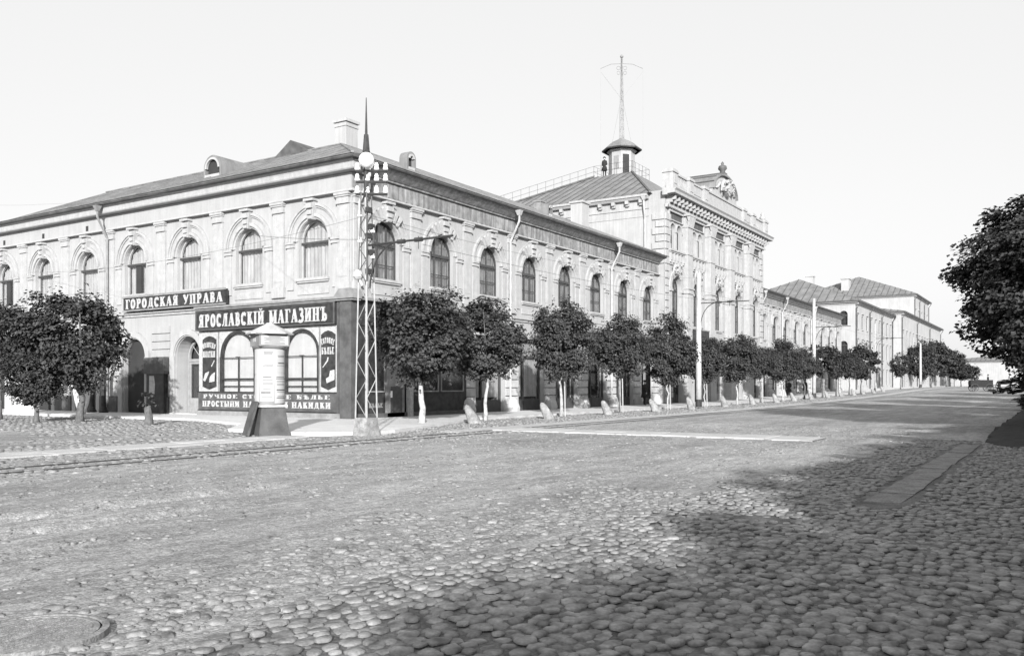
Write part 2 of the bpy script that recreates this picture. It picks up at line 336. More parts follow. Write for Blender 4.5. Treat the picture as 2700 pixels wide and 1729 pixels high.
def cobbles(x0, x1, y0, y1, px_, py_, keep, zoff=.0, sz=(.118, .09), hz=.05):
    X, Y = np.meshgrid(np.arange(x0, x1, px_), np.arange(y0, y1, py_), indexing='ij')
    X = X + ((np.arange(X.shape[1]) % 2)*px_*.5)[None, :]; X, Y = X.ravel(), Y.ravel(); n = len(X)
    X = X + rng.uniform(-.2, .2, n)*px_; Y = Y + rng.uniform(-.2, .2, n)*py_ + .05*np.sin(X*2.3)
    k = keep(X, Y) & inview(X, Y); X, Y = X[k], Y[k]; n = len(X)
    s = rng.uniform(.62, 1.22, n); Z = rise(X)+relief(X, Y)*np.clip(1-(np.hypot(X, Y)-34)/30, 0, 1)-.012+zoff+rng.uniform(-.022, .008, n)
    return np.stack([X, Y, Z, sz[0]*s*rng.uniform(.8, 1.2, n), sz[1]*s*rng.uniform(.85, 1.15, n), hz*rng.uniform(.7, 1.25, n), rng.uniform(-.5, .5, n)], -1)
edge = lambda X: 4.75 + .55*(vnoise(X*.6, X*0, 31)-.5) + .03*np.clip(6-X, -2, 4)
def keepA(X, Y):
    e = edge(X) - .9*np.clip((X-12)/8, 0, 1)
    soft = vnoise(X*3, Y*3, 12)*.9
    ok = (Y < e - soft*.5) & ~((X > 12.1) & (X < 25.7) & (Y > 1.62) & (Y < 2.32)) & (X < 27.2 - .0*Y)
    hole = vnoise(X*1.1, Y*1.1, 44) > .93
    man = np.hypot(X-2.85, Y-5.33) < .5
    return ok & ~hole & ~man
A = cobbles(.5, 27.5, -9, 5.6, .138, .108, keepA, zoff=.018, sz=(.080, .061), hz=.030)
dA = A[:, 0]*FW.x + A[:, 1]*FW.y
A = A[np.argsort(dA)]
near, rest = A[:300], A[300:]
me_st = [npmesh('cobblestone', pv, pf, 'stonev') for pv, pf in PROT]
for i, q in enumerate(near):
    o = ob('cobblestone', me_st[i % 8], road, q[:3], q[6], q[3:6])
bedx = np.arange(.3, 27.6, .15); bedt = np.linspace(0, 1, 60); BXx = np.repeat(bedx[:, None], 60, 1)
bede = edge(bedx) - .9*np.clip((bedx-12)/8, 0, 1) - .25 + .25*(vnoise(bedx*3.1, bedx*0, 4)-.5); BYy = -9.2 + (bede[:, None]+9.2)*bedt[None]
BZz = rise(BXx)+relief(BXx, BYy)-.012+.006-.03*(bedt[None] > .985); bi = np.arange(BXx.size).reshape(BXx.shape)
bf = np.stack([bi[:-1, :-1], bi[1:, :-1], bi[1:, 1:], bi[:-1, 1:]], -1).reshape(-1, 4)
ob('cobble_bed', npmesh('cobble_bed', np.stack([BXx, BYy, BZz], -1).reshape(-1, 3), bf, 'bed'), road)
V, F = batch(rest, PROT); ob('cobblestone_paving', npmesh('cobblestone_paving', V, F, 'stonev'), road)['kind'] = 'stuff'
B1 = cobbles(-8, 24.5, 14.4, 18.85, .24, .2, lambda X, Y: (np.abs(Y-15.75) > .1) & (np.abs(Y-16.62) > .1) & (vnoise(X*1.3, Y*1.3, 3) > .28) & (Y > 14.6+.8*vnoise(X*.7, X*0, 2)), hz=.055)
B2 = cobbles(22, 100, 17.85, 21.68, .27, .22, lambda X, Y: (Y > 17.8) & ((X > 31.5) | (Y < 18.25+(X-21.6)*.36)), zoff=.02, sz=(.11, .09), hz=.06)
B3_ = cobbles(-6, 24.2, 20.4, 70, .26, .24, lambda X, Y: (X > 15.5) & (Y > 23.2) & (X < 24.0) | (Y > 20.4) & (Y < 22.4) & (X < 19), hz=.06)
B4_ = cobbles(-4, 19, 20.4, 40, .3, .26, lambda X, Y: (vnoise(X*.8, Y*.8, 9) > .62) & (X < 16), hz=.05)
V, F = batch(np.concatenate([B1, B2, B3_, B4_]), PLOW); ob('fieldstone_paving', npmesh('fieldstone_paving', V, F, 'stonev'), road)['kind'] = 'stuff'
# loose stones on the dirt
n = 24000; X = rng.uniform(1, 34, n); Y = rng.uniform(4, 18, n); k = inview(X, Y) & (vnoise(X*1.2, Y*1.8, 61) > .30); X, Y = X[k], Y[k]; n = len(X)
s = .008 + .042*rng.random(n)**3.5
X2 = rng.uniform(2, 12, 1500); Y2 = edge(X2)+np.abs(rng.normal(0, .7, 1500)); s2 = .02+.05*rng.random(1500)**2
hx, hy = 7.6, 6.6     # the little heap of broken stones in the road
X3 = hx+rng.normal(0, .34, 60); Y3 = hy+rng.normal(0, .16, 60); s3 = .035+.045*rng.random(60)
X, Y, s = np.concatenate([X, X2, X3]), np.concatenate([Y, Y2, Y3]), np.concatenate([s, s2, s3]); n = len(X)
P = np.stack([X, Y, rise(X)+relief(X, Y)-.012, s*rng.uniform(.8, 1.5, n), s*rng.uniform(.7, 1.1, n), s*rng.uniform(.5, 1.0, n), rng.uniform(0, 6, n)], -1)
V, F = batch(P, PLOW); tag(ob('loose_stones', npmesh('loose_stones', V, F, 'stonev'), None), 'loose stones and pebbles scattered over the dusty road', 'stones', kind='stuff')
# manhole cover
t = thing('manhole_cover', 'round iron manhole cover sunk among broken cobbles in the foreground', 'manhole cover', (2.85, 5.33, 0))
b = MB(); b.lathe([(.44, -.2), (.44, .035), (.40, .04), (.40, .02)], 40, cap=False); ob('rim', b.mesh('rim', 'iron'), t)
b = MB(); b.lathe([(.385, -.05), (.385, .034), (.35, .038), (.35, .03)], 40); ob('lid', b.mesh('lid', 'iron'), t)
b = MB()
for i in range(-7, 8):
    h = math.sqrt(max(0, .34**2-(i*.045)**2)); b.box(-h, h, i*.045-.011, i*.045+.011, .028, .037)
ob('rib', b.mesh('rib', 'iron'), t)['kind'] = 'stuff'
# ------------------------------------------------------------------ facades
def wall(b, u0, u1, z0, z1, ops, D=.38, n=14):
    ops = sorted(ops); cuts = [u0] + [(ops[i][0]+ops[i+1][0])/2 for i in range(len(ops)-1)] + [u1]
    if not ops: b.quad((u0, 0, z0), (u1, 0, z0), (u1, 0, z1), (u0, 0, z1)); return b
    for i, (uc, w_, zs, zp, arch) in enumerate(ops):
        a, c = cuts[i], cuts[i+1]; l, r = uc-w_/2, uc+w_/2; rr = w_/2
        b.quad((a, 0, z0), (l, 0, z0), (l, 0, z1), (a, 0, z1)); b.quad((r, 0, z0), (c, 0, z0), (c, 0, z1), (r, 0, z1))
        if zs > z0: b.quad((l, 0, z0), (r, 0, z0), (r, 0, zs), (l, 0, zs))
        pts = [(uc-rr*math.cos(math.pi*k/n), zp+rr*math.sin(math.pi*k/n)) for k in range(n+1)] if arch else [(l, zp), (r, zp)]
        for k in range(len(pts)-1):
            (x0, y0), (x1, y1) = pts[k], pts[k+1]
            b.quad((x0, 0, y0), (x1, 0, y1), (x1, 0, z1), (x0, 0, z1)); b.quad((x0, 0, y0), (x0, D, y0), (x1, D, y1), (x1, 0, y1))
        b.quad((l, 0, zs), (l, D, zs), (l, D, zp), (l, 0, zp)); b.quad((r, 0, zs), (r, 0, zp), (r, D, zp), (r, D, zs)); b.quad((l, 0, zs), (r, 0, zs), (r, D, zs), (l, D, zs))
    return b
def arch_poly(w_, zs, zp, n=14):
    r = w_/2; return [(-r, zs), (r, zs)] + [(r*math.cos(math.pi*k/n), zp+r*math.sin(math.pi*k/n)) for k in range(n+1)]
def win_meshes(w_, zs, zp, arch=True, mull=(0,), bars=(), fm='frame', cm='curtain', yf=.2, tag_=''):
    r = w_/2; t = .07; b = MB()
    b.box(-r, -r+t, yf, yf+.09, zs, zp); b.box(r-t, r, yf, yf+.09, zs, zp); b.box(-r+t, r-t, yf, yf+.09, zs, zs+t)
    if arch: b.ring(0, zp, r-t, r, yf, yf+.09)
    else: b.box(-r+t, r-t, yf, yf+.09, zp-t, zp)
    if arch: b.box(-r+t, r-t, yf-.02, yf+.08, zp-.16, zp-.02)
    for m_ in mull:
        x = m_*r; top = (zp-.02+math.sqrt(max(r*r-x*x, 0))-.03) if arch else zp-t
        b.box(x-.03, x+.03, yf+.004, yf+.07, zs+t, zp-.165 if arch else top)
        if arch: b.box(x-.025, x+.025, yf+.004, yf+.07, zp-.015, top)
    for z in bars: b.box(-r+t, r-t, yf+.012, yf+.06, z-.02, z+.02)
    frame = b.mesh('window', fm)
    b = MB(); poly = arch_poly(w_-.06, zs+.02, zp) if arch else [(-r+.02, zs), (r-.02, zs), (r-.02, zp-.02), (-r+.02, zp-.02)]
    b.prism(poly, yf+.035, yf+.043); pane = b.mesh('pane', 'glass')
    b = MB(); N_ = 40
    for i in range(N_+1):
        x = -r*.97 + 1.94*r*i/N_; top = zp + (math.sqrt(max(r*r-x*x, 0))-.02 if arch else -.02); y = yf+.2+.028*math.sin(i*1.25)+.012*math.sin(i*2.9)
        b.v += [(x, y, zs+.01), (x, y, top)]
    b.f = [(2*i, 2*i+2, 2*i+3, 2*i+1) for i in range(N_)]
    cur = b.mesh('curtain', cm, True)
    return frame, pane, cur
# shared ornament meshes of the arcaded upper floor (origin: middle of the window's springing line)
b = MB(); b.ring(0, 0, 1.46, 1.54, -.06, .02, n=20); b.ring(0, 0, 1.545, 1.66, -.12, .02, n=20); b.ring(0, 0, .955, 1.05, -.05, .02, n=20); b.ring(0, 0, 1.05, 1.2, -.14, .02, n=20)
ME_ARCH = b.mesh('archivolt', 'trim')
ME_JAMB = []
for s_ in (-1, 1):
    b = MB(); xa, xb = sorted((s_*1.22, s_*1.64)); b.box(xa, xb, -.06, .02, -2.2, -.26)
    xa, xb = sorted((s_*1.16, s_*1.70)); b.box(xa, xb, -.12, .02, -.26, -.17); b.box(xa+.02, xb-.02, -.09, .02, -.17, -.10); b.box(xa, xb, -.14, .02, -.10, -.012)
    ME_JAMB.append(b.mesh('impost', 'trim'))
b = MB(); b.prism([(-.15, .9), (.15, .9), (.24, 1.72), (-.24, 1.72)], -.22, .0); b.box(-.19, .19, -.34, -.22, 1.4, 1.62); b.box(-.14, .14, -.30, -.22, 1.12, 1.3); b.box(-.30, .30, -.36, .0, 1.722, 1.83); b.box(-.12, .12, -.28, -.22, .92, 1.05)
ME_KEY = b.mesh('keystone', 'trim')
b = MB(); b.prism([(-.055, 1.0), (.055, 1.0), (.095, 1.52), (0, 1.62), (-.095, 1.52)], -.20, .0); ME_VOU = b.mesh('voussoir', 'trim')
b = MB(); b.box(-1.02, 1.02, -.14, .2, -.12, 0); b.box(-.98, .98, -.09, .0, -.2, -.122); ME_SILL = b.mesh('sill', 'trim')
b = MB(); b.box(-.42, .42, -.15, .02, 5.62, 6.1); b.box(-.36, .36, -.08, .02, 6.1, 9.55); b.box(-.27, .27, -.095, -.08, 6.35, 9.3)
b.box(-.39, .39, -.16, .02, 9.55, 9.63); b.box(-.36, .36, -.13, .02, 9.63, 9.85); b.box(-.41, .41, -.18, .02, 9.85, 9.93); b.box(-.45, .45, -.22, .02, 9.93, 10.04)
ME_PIL = b.mesh('pilaster', 'trim')
b = MB(); b.box(-1.0, 1.0, -.045, .02, 5.68, 6.0); ME_PANEL = b.mesh('apron_panel', 'trim')
def rotpt(u, y, side): return (u, y) if side == 'R' else (y, -u)
def upper_window(root, side, uc, meshes, zs=6.42, zp=8.13, ornament=True, voussoirs=True):
    x, y = rotpt(uc, 0, side); rz = 0 if side == 'R' else R(-90)
    f = ob('window', meshes[0], root, (x, y, 0), rz)
    ob('pane', meshes[1], f); ob('curtain', meshes[2], f); ob('sill', ME_SILL, f, (0, 0, zs)); 
    if ornament:
        ob('archivolt', ME_ARCH, f, (0, 0, zp)); [ob('impost', q_, f, (0, 0, zp)) for q_ in ME_JAMB]; ob('keystone', ME_KEY, f, (0, 0, zp)); ob('apron_panel', ME_PANEL, f)
        if voussoirs:
            for a in (-37, -24, -12, 12, 24, 37):
                v = ob('voussoir', ME_VOU, f, (0, 0, zp)); v.rotation_euler = (0, R(a), 0)
    return f
def band(root, side, u0, u1, prof, name, m):
    b = MB(); b.prof_x(u0, u1, prof); return ob(name, b.mesh(name, m), root, (0, 0, 0), 0 if side == 'R' else R(-90))
def downpipe(root, side, u, top=11.3, out_=.78, bot=.3, wall_y=-.2):
    b = MB(); b.frustum(0, 0, top-.28, top, .16, .34); b.tube([(0, 0, top-.25), (0, .0, top-.6), (.0, out_+wall_y, top-1.7), (0, out_+wall_y, bot+.3), (0, out_+wall_y-.15, bot)], .065, 8)
    x, y = rotpt(u, -out_, side); return ob('downpipe', b.mesh('downpipe', 'midgrey' if side == 'L' else 'stone'), root, (x, y, 0), 0 if side == 'R' else R(-90))
PROF_CORN = [(.0, 10.9), (-.17, 10.9), (-.19, 10.97), (-.24, 10.99), (-.46, 11.18), (-.60, 11.27), (-.64, 11.34), (.0, 11.34)]
PROF_CORL = [(.0, 10.92), (-.40, 10.93), (-.44, 10.98), (-.46, 11.24), (-.52, 11.30), (-.54, 11.34), (.0, 11.34)]
PROF_EAVE = [(.2, 11.343), (-.74, 11.343), (-.78, 11.40), (-.74, 11.47), (.2, 11.60)]
PROF_FRZ = [(.02, 10.16), (-.05, 10.16), (-.05, 10.897), (.02, 10.897)]
PROF_ARC = [(.02, 10.045), (-.24, 10.045), (-.24, 10.09), (-.16, 10.10), (-.14, 10.157), (.02, 10.157)]
PROF_STR = [(.02, 5.2), (-.08, 5.2), (-.10, 5.32), (-.20, 5.34), (-.20, 5.44), (-.06, 5.5), (.02, 5.5)]
# ---- corner building --------------------------------------------------------
CX, CY = 27.9, 26.17
cb_ = thing('corner_building', 'long pale two-storey arcaded building on the street corner, arched upper windows and low sheet roof', 'building', (CX, CY, 0))
LW = [28.5, 32.8, 37.3, 41.8, 46.2, 50.7, 55.1, 59.5, 64.0, 68.5]; LU = [-(y-CY) for y in LW]
RW = [30.15+4.27*i for i in range(8)]; RU = [x-CX for x in RW]
L_END = -46.0; R_END = 61.9-CX
b = MB(); wall(b, L_END, 0, 5.2, 11.4, [(u, 1.88, 6.42, 8.13, 1) for u in LU]); wall(b, L_END, 0, -.6, 5.2, [(u, 1.95, .1, 3.05, 1) for u in LU[2:]], D=1.0)
ob('wall', b.mesh('wall', 'plaster'), cb_, (0, 0, 0), R(-90))
b = MB(); wall(b, 0, R_END, 5.2, 11.4, [(u, 1.88, 6.42, 8.13, 1) for u in RU]); wall(b, 0, R_END, -.6, 5.2, [(u, 2.9, .1, 4.25, 0) for u in RU[2:]], D=.5)
ob('wall', b.mesh('wall', 'plaster'), cb_)
b = MB(); D_ = 12.6      # back walls and the closed dark inside
b.quad((D_, D_, -.6), (R_END, D_, -.6), (R_END, D_, 11.5), (D_, D_, 11.5)); b.quad((D_, D_, -.6), (D_, 46, -.6), (D_, 46, 11.5), (D_, D_, 11.5)); b.quad((0, 46, -.6), (D_, 46, -.6), (D_, 46, 11.5), (0, 46, 11.5)); b.quad((R_END-.05, 0.3, -.6), (R_END-.05, D_, -.6), (R_END-.05, D_, 11.5), (R_END-.05, .3, 11.5))
ob('rear_wall', b.mesh('rear_wall', 'plaster'), cb_)
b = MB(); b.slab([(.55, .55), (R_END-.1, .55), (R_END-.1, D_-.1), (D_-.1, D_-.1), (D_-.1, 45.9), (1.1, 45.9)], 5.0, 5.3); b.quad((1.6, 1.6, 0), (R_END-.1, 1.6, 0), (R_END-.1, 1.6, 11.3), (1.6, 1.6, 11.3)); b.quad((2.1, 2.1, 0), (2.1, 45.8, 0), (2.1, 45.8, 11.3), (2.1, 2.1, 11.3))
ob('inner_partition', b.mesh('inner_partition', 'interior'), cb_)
WM_L = win_meshes(1.88, 6.42, 8.13, mull=(), bars=(), fm='trim', cm='curtain'); WM_L2 = win_meshes(1.88, 6.42, 8.13, mull=(-.34, .34), fm='frame_dark', cm='curtain_dim')
WM_R = win_meshes(1.88, 6.42, 8.13, mull=(-.36, .30), bars=(7.1,), fm='frame_dark', cm='curtain_dim')
WM_R2 = win_meshes(1.88, 6.42, 8.13, mull=(0,), bars=(7.2,), fm='frame_dark', cm='curtain_dim')
b = MB(); b.box(-.9, .9, .13, .3, 7.99, 8.09); ME_TRN = b.mesh('transom', 'frame_dark')
for i, u in enumerate(LU):
    f = upper_window(cb_, 'L', u, WM_L, voussoirs=False); ob('transom', ME_TRN, f)
    if i in (3, 6): f['label'] = 'upper window with one dark open casement'
    if i in (3, 6):
        b = MB(); b.box(-.22, .24, .19, .36, 6.5, 7.95); ob('open_casement', b.mesh('open_casement', 'interior'), f)
for i, u in enumerate(RU): upper_window(cb_, 'R', u, WM_R if i % 3 != 2 else WM_R2)
b = MB(); b.box(-.11, .11, -.07, .0, 10.24, 10.52); me_vh = b.mesh('vent_hole', 'interior')
for u in LU[4:8]: x, y = rotpt(u, 0, 'L'); ob('vent_hole', me_vh, cb_, (x, y, 0), R(-90))
# pilasters stand midway between the windows
for i in range(len(LU)):
    u = LU[i]-2.2; x, y = rotpt(u, 0, 'L'); ob('pilaster', ME_PIL, cb_, (x, y, 0), R(-90))
ob('pilaster', ME_PIL, cb_, (0, .44, 0), R(-90)); ob('pilaster', ME_PIL, cb_, (.44, 0, 0))
for i in range(7): ob('pilaster', ME_PIL, cb_, (RU[i]+2.135, 0, 0))
for side, a, c in (('L', L_END, 0), ('R', 0, R_END)):
    e = .0
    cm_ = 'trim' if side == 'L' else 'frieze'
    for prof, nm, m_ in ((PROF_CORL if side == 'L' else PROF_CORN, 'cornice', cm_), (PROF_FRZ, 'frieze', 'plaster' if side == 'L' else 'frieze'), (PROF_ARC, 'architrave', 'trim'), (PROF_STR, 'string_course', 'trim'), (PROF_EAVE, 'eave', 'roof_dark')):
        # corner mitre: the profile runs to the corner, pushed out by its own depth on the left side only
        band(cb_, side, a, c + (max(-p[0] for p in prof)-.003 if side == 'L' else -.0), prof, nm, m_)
b = MB()
for i in range(33): b.box(-.045+.0, .045, -.02, .0, 10.24, 10.78)
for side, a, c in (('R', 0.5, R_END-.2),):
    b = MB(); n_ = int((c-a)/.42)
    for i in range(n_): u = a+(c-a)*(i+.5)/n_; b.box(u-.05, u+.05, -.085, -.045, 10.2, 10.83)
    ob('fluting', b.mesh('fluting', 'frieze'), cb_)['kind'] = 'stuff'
for u in (40.5-CX, 53.4-CX): downpipe(cb_, 'R', u)
downpipe(cb_, 'L', -(44.05-CY)); downpipe(cb_, 'R', .30, bot=5.9)
# roof
ov = .76; zE = 11.49; zr = 14.35
def quadmesh(name, quads, m): 
    b = MB()
    for q in quads: b.poly(q)
    return b.mesh(name, m)
yl = 27.2
roof = ob('roof', quadmesh('roof', [[(-ov, -ov, zE), (R_END, -ov, zE), (R_END, 6, zr), (5.6, 6, zr)], [(-ov, -ov, zE), (5.6, 6, zr), (5.6, yl, zr), (-ov, yl, zE)],
    [(5.6, 6, zr), (R_END, 6, zr), (R_END, D_+.3, zE), (D_+.3, D_+.3, zE)], [(5.6, 6, zr), (D_+.3, D_+.3, zE), (D_+.3, yl, zE), (5.6, yl, zr)], [(-ov, yl, zE), (5.6, yl, zr), (D_+.3, yl, zE)],
    [(R_END, -ov, zE), (R_END, 6, zr), (R_END, D_+.3, zE)]], 'roof'), cb_)
lowroof = ob('low_roof', quadmesh('low_roof', [[(-ov, yl, zE), (5.6, yl, 12.15), (5.6, 46, 12.15), (-ov, 46, zE)], [(5.6, yl, 12.15), (D_+.3, yl, zE), (D_+.3, 46, zE), (5.6, 46, 12.15)]], 'roof'), cb_)
def seam_rib(parent, p, q, wdt=.035, h=.045, m='roof_dark'):
    p, q = Vector(p), Vector(q); d = (q-p).normalized(); s_ = d.cross(Vector((0, 0, 1))).normalized()*wdt; u_ = Vector((0, 0, h)); b = MB(); n = 0
    b.v = [tuple(c) for c in (p-s_, p+s_, p+s_+u_, p-s_+u_, q-s_, q+s_, q+s_+u_, q-s_+u_)]; b.f = [(0, 1, 2, 3), (7, 6, 5, 4), (0, 4, 5, 1), (1, 5, 6, 2), (2, 6, 7, 3), (3, 7, 4, 0)]
    return ob('seam', b.mesh('seam', m), parent)
def slope_seams(parent, e0, e1, r0, r1, n, m='roof_dark', **k):
    e0, e1, r0, r1 = map(Vector, (e0, e1, r0, r1))
    for i in range(1, n):
        t_ = i/n; a = e0.lerp(e1, t_)   # climbs square to the eave until it meets the hip or the ridge
        ed = (e1-e0).normalized(); up = (r0-e0) - ed*(r0-e0).dot(ed)
        s0 = (r0-e0).dot(ed); s1 = (r1-e0).dot(ed); L_ = (e1-e0).length; s_ = t_*L_
        f_ = 1.0
        if s_ < s0: f_ = s_/s0
        elif s_ > s1: f_ = (L_-s_)/(L_-s1)
        if f_ > .04: seam_rib(parent, a, a+up*f_, m=m, **k)
slope_seams(roof, (-ov, -ov, zE), (-ov, yl, zE), (5.6, 6, zr), (5.6, yl, zr), 22, 'roof')
slope_seams(roof, (-ov, -ov, zE), (R_END, -ov, zE), (5.6, 6, zr), (R_END, 6, zr), 30, 'roof')
seam_rib(roof, (-ov, -ov, zE), (5.6, 6, zr), .06, .06, 'roof'); seam_rib(roof, (5.6, 6, zr), (5.6, yl, zr), .06, .06, 'roof'); seam_rib(roof, (5.6, 6, zr), (R_END, 6, zr), .06, .06, 'roof')
b = MB(); b.box(-.55, .55, -.5, .5, 0, 2.95); b.box(-.66, .66, -.61, .61, 2.95, 3.1); b.box(-.6, .6, -.55, .55, 2.7, 2.8); ch = ob('chimney', b.mesh('chimney', 'far'), roof, (7.9, 7.8, 13.35), 0, (.85, .85, 1))
b = MB(); b.box(-.55, .55, -.5, .5, 0, 2.1); b.box(-.66, .66, -.61, .61, 2.1, 2.25); ob('chimney', b.mesh('chimney', 'far'), roof, (30.6, 5.0, 13.4))
b = MB(); b.box(-.3, .3, -.3, .3, 0, 1.0); b.box(-.36, .36, -.36, .36, 1.0, 1.1); ob('chimney', b.mesh('chimney', 'midgrey'), roof, (26, 5.9, 13.9))
def dormer(parent, loc, rz, w_=1.15, h_=.95, dep=2.4):
    b = MB(); r = w_/2; b.ring(0, h_-r+.1, r-.02, r+.10, 0, dep, 0, 180, 16); b.box(-r-.1, -r+.02, 0, dep, -.5, h_-r+.1); b.box(r-.02, r+.1, 0, dep, -.5, h_-r+.1)
    d = ob('dormer', b.mesh('dormer', 'roof'), parent, loc, rz)
    b = MB(); b.ring(0, h_-r+.1, r-.12, r-.02, -.04, .1, 0, 180, 16); b.box(-r+.02, r-.02, -.04, .1, .02, .16); ob('dormer_frame', b.mesh('dormer_frame', 'far'), d)
    b = MB(); b.prism([(-r+.1, .1), (r-.1, .1)]+[((r-.1)*math.cos(math.pi*k/12), h_-r+.1+(r-.1)*math.sin(math.pi*k/12)) for k in range(13)], .14, .2); ob('dormer_opening', b.mesh('dormer_opening', 'interior'), d)
dormer(cb_, (1.0, 10.6, 12.25), R(-90)); dormer(cb_, (5.6, 1.2, 12.3), 0, .5, .75, .5); dormer(cb_, (19.5, 1.2, 12.3), 0, .42, .65, .5)
b = MB(); b.prism([(-1.6, 0), (1.6, 0), (0, 1.0)], 0, 3.0); ob('roof_gable', b.mesh('roof_gable', 'roof_dark'), cb_, (5.2, 9.4, zr-.35), R(-90))
# ground floor, left front: arched openings
b = MB(); b.ring(0, 0, 1.06, 1.36, -.16, .02, n=22); b.ring(0, 0, 1.0, 1.06, -.1, .02, n=22); b.box(-1.36, -1.0, -.16, .02, -3.0, 0); b.box(1.0, 1.36, -.16, .02, -3.0, 0); ME_GARCH = b.mesh('arch_surround', 'trim')
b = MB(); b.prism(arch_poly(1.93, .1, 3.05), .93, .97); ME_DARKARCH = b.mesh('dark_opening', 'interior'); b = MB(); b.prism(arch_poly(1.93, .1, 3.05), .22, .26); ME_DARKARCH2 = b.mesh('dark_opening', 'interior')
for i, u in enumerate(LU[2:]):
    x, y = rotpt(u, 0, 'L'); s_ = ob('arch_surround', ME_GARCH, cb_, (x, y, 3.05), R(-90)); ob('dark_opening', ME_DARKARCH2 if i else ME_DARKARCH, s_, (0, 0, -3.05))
    if i == 0: dark0 = s_
b = MB()   # glazed door with fanlight in the first arch
b.ring(0, 3.0, .80, .92, .62, .74, n=18); b.box(-.92, -.80, .62, .74, .1, 3.0); b.box(.80, .92, .62, .74, .1, 3.0); b.box(-.80, .80, .60, .74, 2.78, 2.92)
for a in (45, 90, 135): b.tube([(0, .68, 3.0), (.82*math.cos(R(a)), .68, 3.0+.82*math.sin(R(a)))], .025, 4)
b.box(-.80, -.70, .64, .70, .1, 2.78); b.box(.70, .80, .64, .70, .1, 2.78); b.box(-.05, .05, .64, .70, .1, 2.78); b.box(-.70, -.05, .645, .695, .1, .9); b.box(.05, .70, .645, .695, .1, .9); b.box(-.70, .70, .645, .695, 2.66, 2.78)
x, y = rotpt(LU[2], 0, 'L'); d = ob('door', b.mesh('door', 'frame'), cb_, (x, y, 0), R(-90))
b = MB(); b.box(-.7, .7, .665, .672, .9, 2.66); ob('pane', b.mesh('pane', 'glass'), d)
b = MB(); b.box(-.06, -.03, .56, .64, 1.2, 1.5); ob('handle', b.mesh('handle', 'steel_d'), d)
b = MB(); b.box(-1.15, 1.15, -.35, .6, 0, .16); ob('doorstep', b.mesh('doorstep', 'stone'), d)
# rusticated stonework between the ground-floor arches of the left front
def blocks(pier, x0, x1, z0, z1, h, y0=-.11, m='stone', nm='stone_block'):
    k = int(round((z1-z0)/h)); hh = (z1-z0)/k; b = MB(); b.box(x0, x1, y0, .015, .028, hh-.028); me = b.mesh(nm, m)
    for i in range(k): ob(nm, me, pier, (0, 0, z0+i*hh))
b = MB(); b.box(-.8, .8, -.03, .02, .0, 3.3); ME_PIERL = b.mesh('rusticated_pier', 'plaster')
for i in range(2, 9):
    u = (LU[i]+LU[i+1])/2; x, y = rotpt(u, 0, 'L'); p = ob('rusticated_pier', ME_PIERL, cb_, (x, y, 0), R(-90)); blocks(p, -.76, .76, .55, 4.65, .41, -.075, 'plaster')
    b = MB(); b.box(-.82, .82, -.2, .02, -.1, .95)
    ob('plinth', b.mesh('plinth', 'darkgrey'), p)
# ground floor, right front: banded piers with shops between
b = MB(); b.box(-.66, .66, -.03, .02, 0, 4.7); ME_PIERR = b.mesh('rusticated_pier', 'plaster')
b = MB(); b.lathe([(.42, 0), (.44, .3), (.30, .75), (.08, .9)], 10); ME_GUARD = b.mesh('wheel_guard', 'stone')
def pier(root, u, z=0):
    p = ob('rusticated_pier', ME_PIERR, root, (u, 0, 0)); blocks(p, -.62, .62, .5+z, 4.65, .46, -.14); g = ob('wheel_guard', ME_GUARD, p, (-.2, -.25, z)); return p
SIGN_T = 4.3
def shopfit(root, u, kind, z=0, w_=2.9):
    r = w_/2; b = MB(); b.box(-r, -r+.1, .22, .34, z, 4.25); b.box(r-.1, r, .22, .34, z, 4.25); b.box(-r+.1, r-.1, .22, .34, 3.15, 3.28); b.box(-r+.1, r-.1, .22, .34, 4.13, 4.25); b.box(-.45, -.37, .23, .33, z+.02, 3.15); b.box(-r+.1, -.45, .2, .34, z+.02, z+.75)
    if kind != 'door': b.box(-.37, r-.1, .2, .34, z+.02, z+.75)
    else: b.box(-.37, .6, .24, .33, z+.02, z+.9); b.box(.6, r-.1, .2, .34, z+.02, z+.75); b.box(.52, .6, .235, .33, z+.9, 3.15)
    s_ = ob('shop_window', b.mesh('shop_window', 'frame_dark'), root, (u, 0, 0))
    b = MB(); b.box(-r+.1, r-.1, .275, .283, z+.75, 4.13); ob('pane', b.mesh('pane', 'glass'), s_)
    if kind == 'blind':
        b = MB(); b.box(-r+.15, -.5, .37, .39, z+.9, 4.05); b.box(-.32, r-.15, .37, .39, z+.9, 4.05); ob('blind', b.mesh('blind', 'curtain'), s_)
    else:
        b = MB(); b.box(-r+.3, -.6, .5, .55, z+.8, z+1.6); ob('display_shelf', b.mesh('display_shelf', 'midgrey'), s_)
    b = MB(); b.box(-r-.1, r+.1, -.10, .0, 4.25, 4.40); ob('lintel', b.mesh('lintel', 'trim'), s_)
for i, u in enumerate(RU[2:]):
    shopfit(cb_, u, ('blind', 'blind', 'door', 'shop', 'door', 'shop')[i]); 
for i in range(1, 8): pier(cb_, RU[i]+2.135 if i < 7 else R_END-.7)

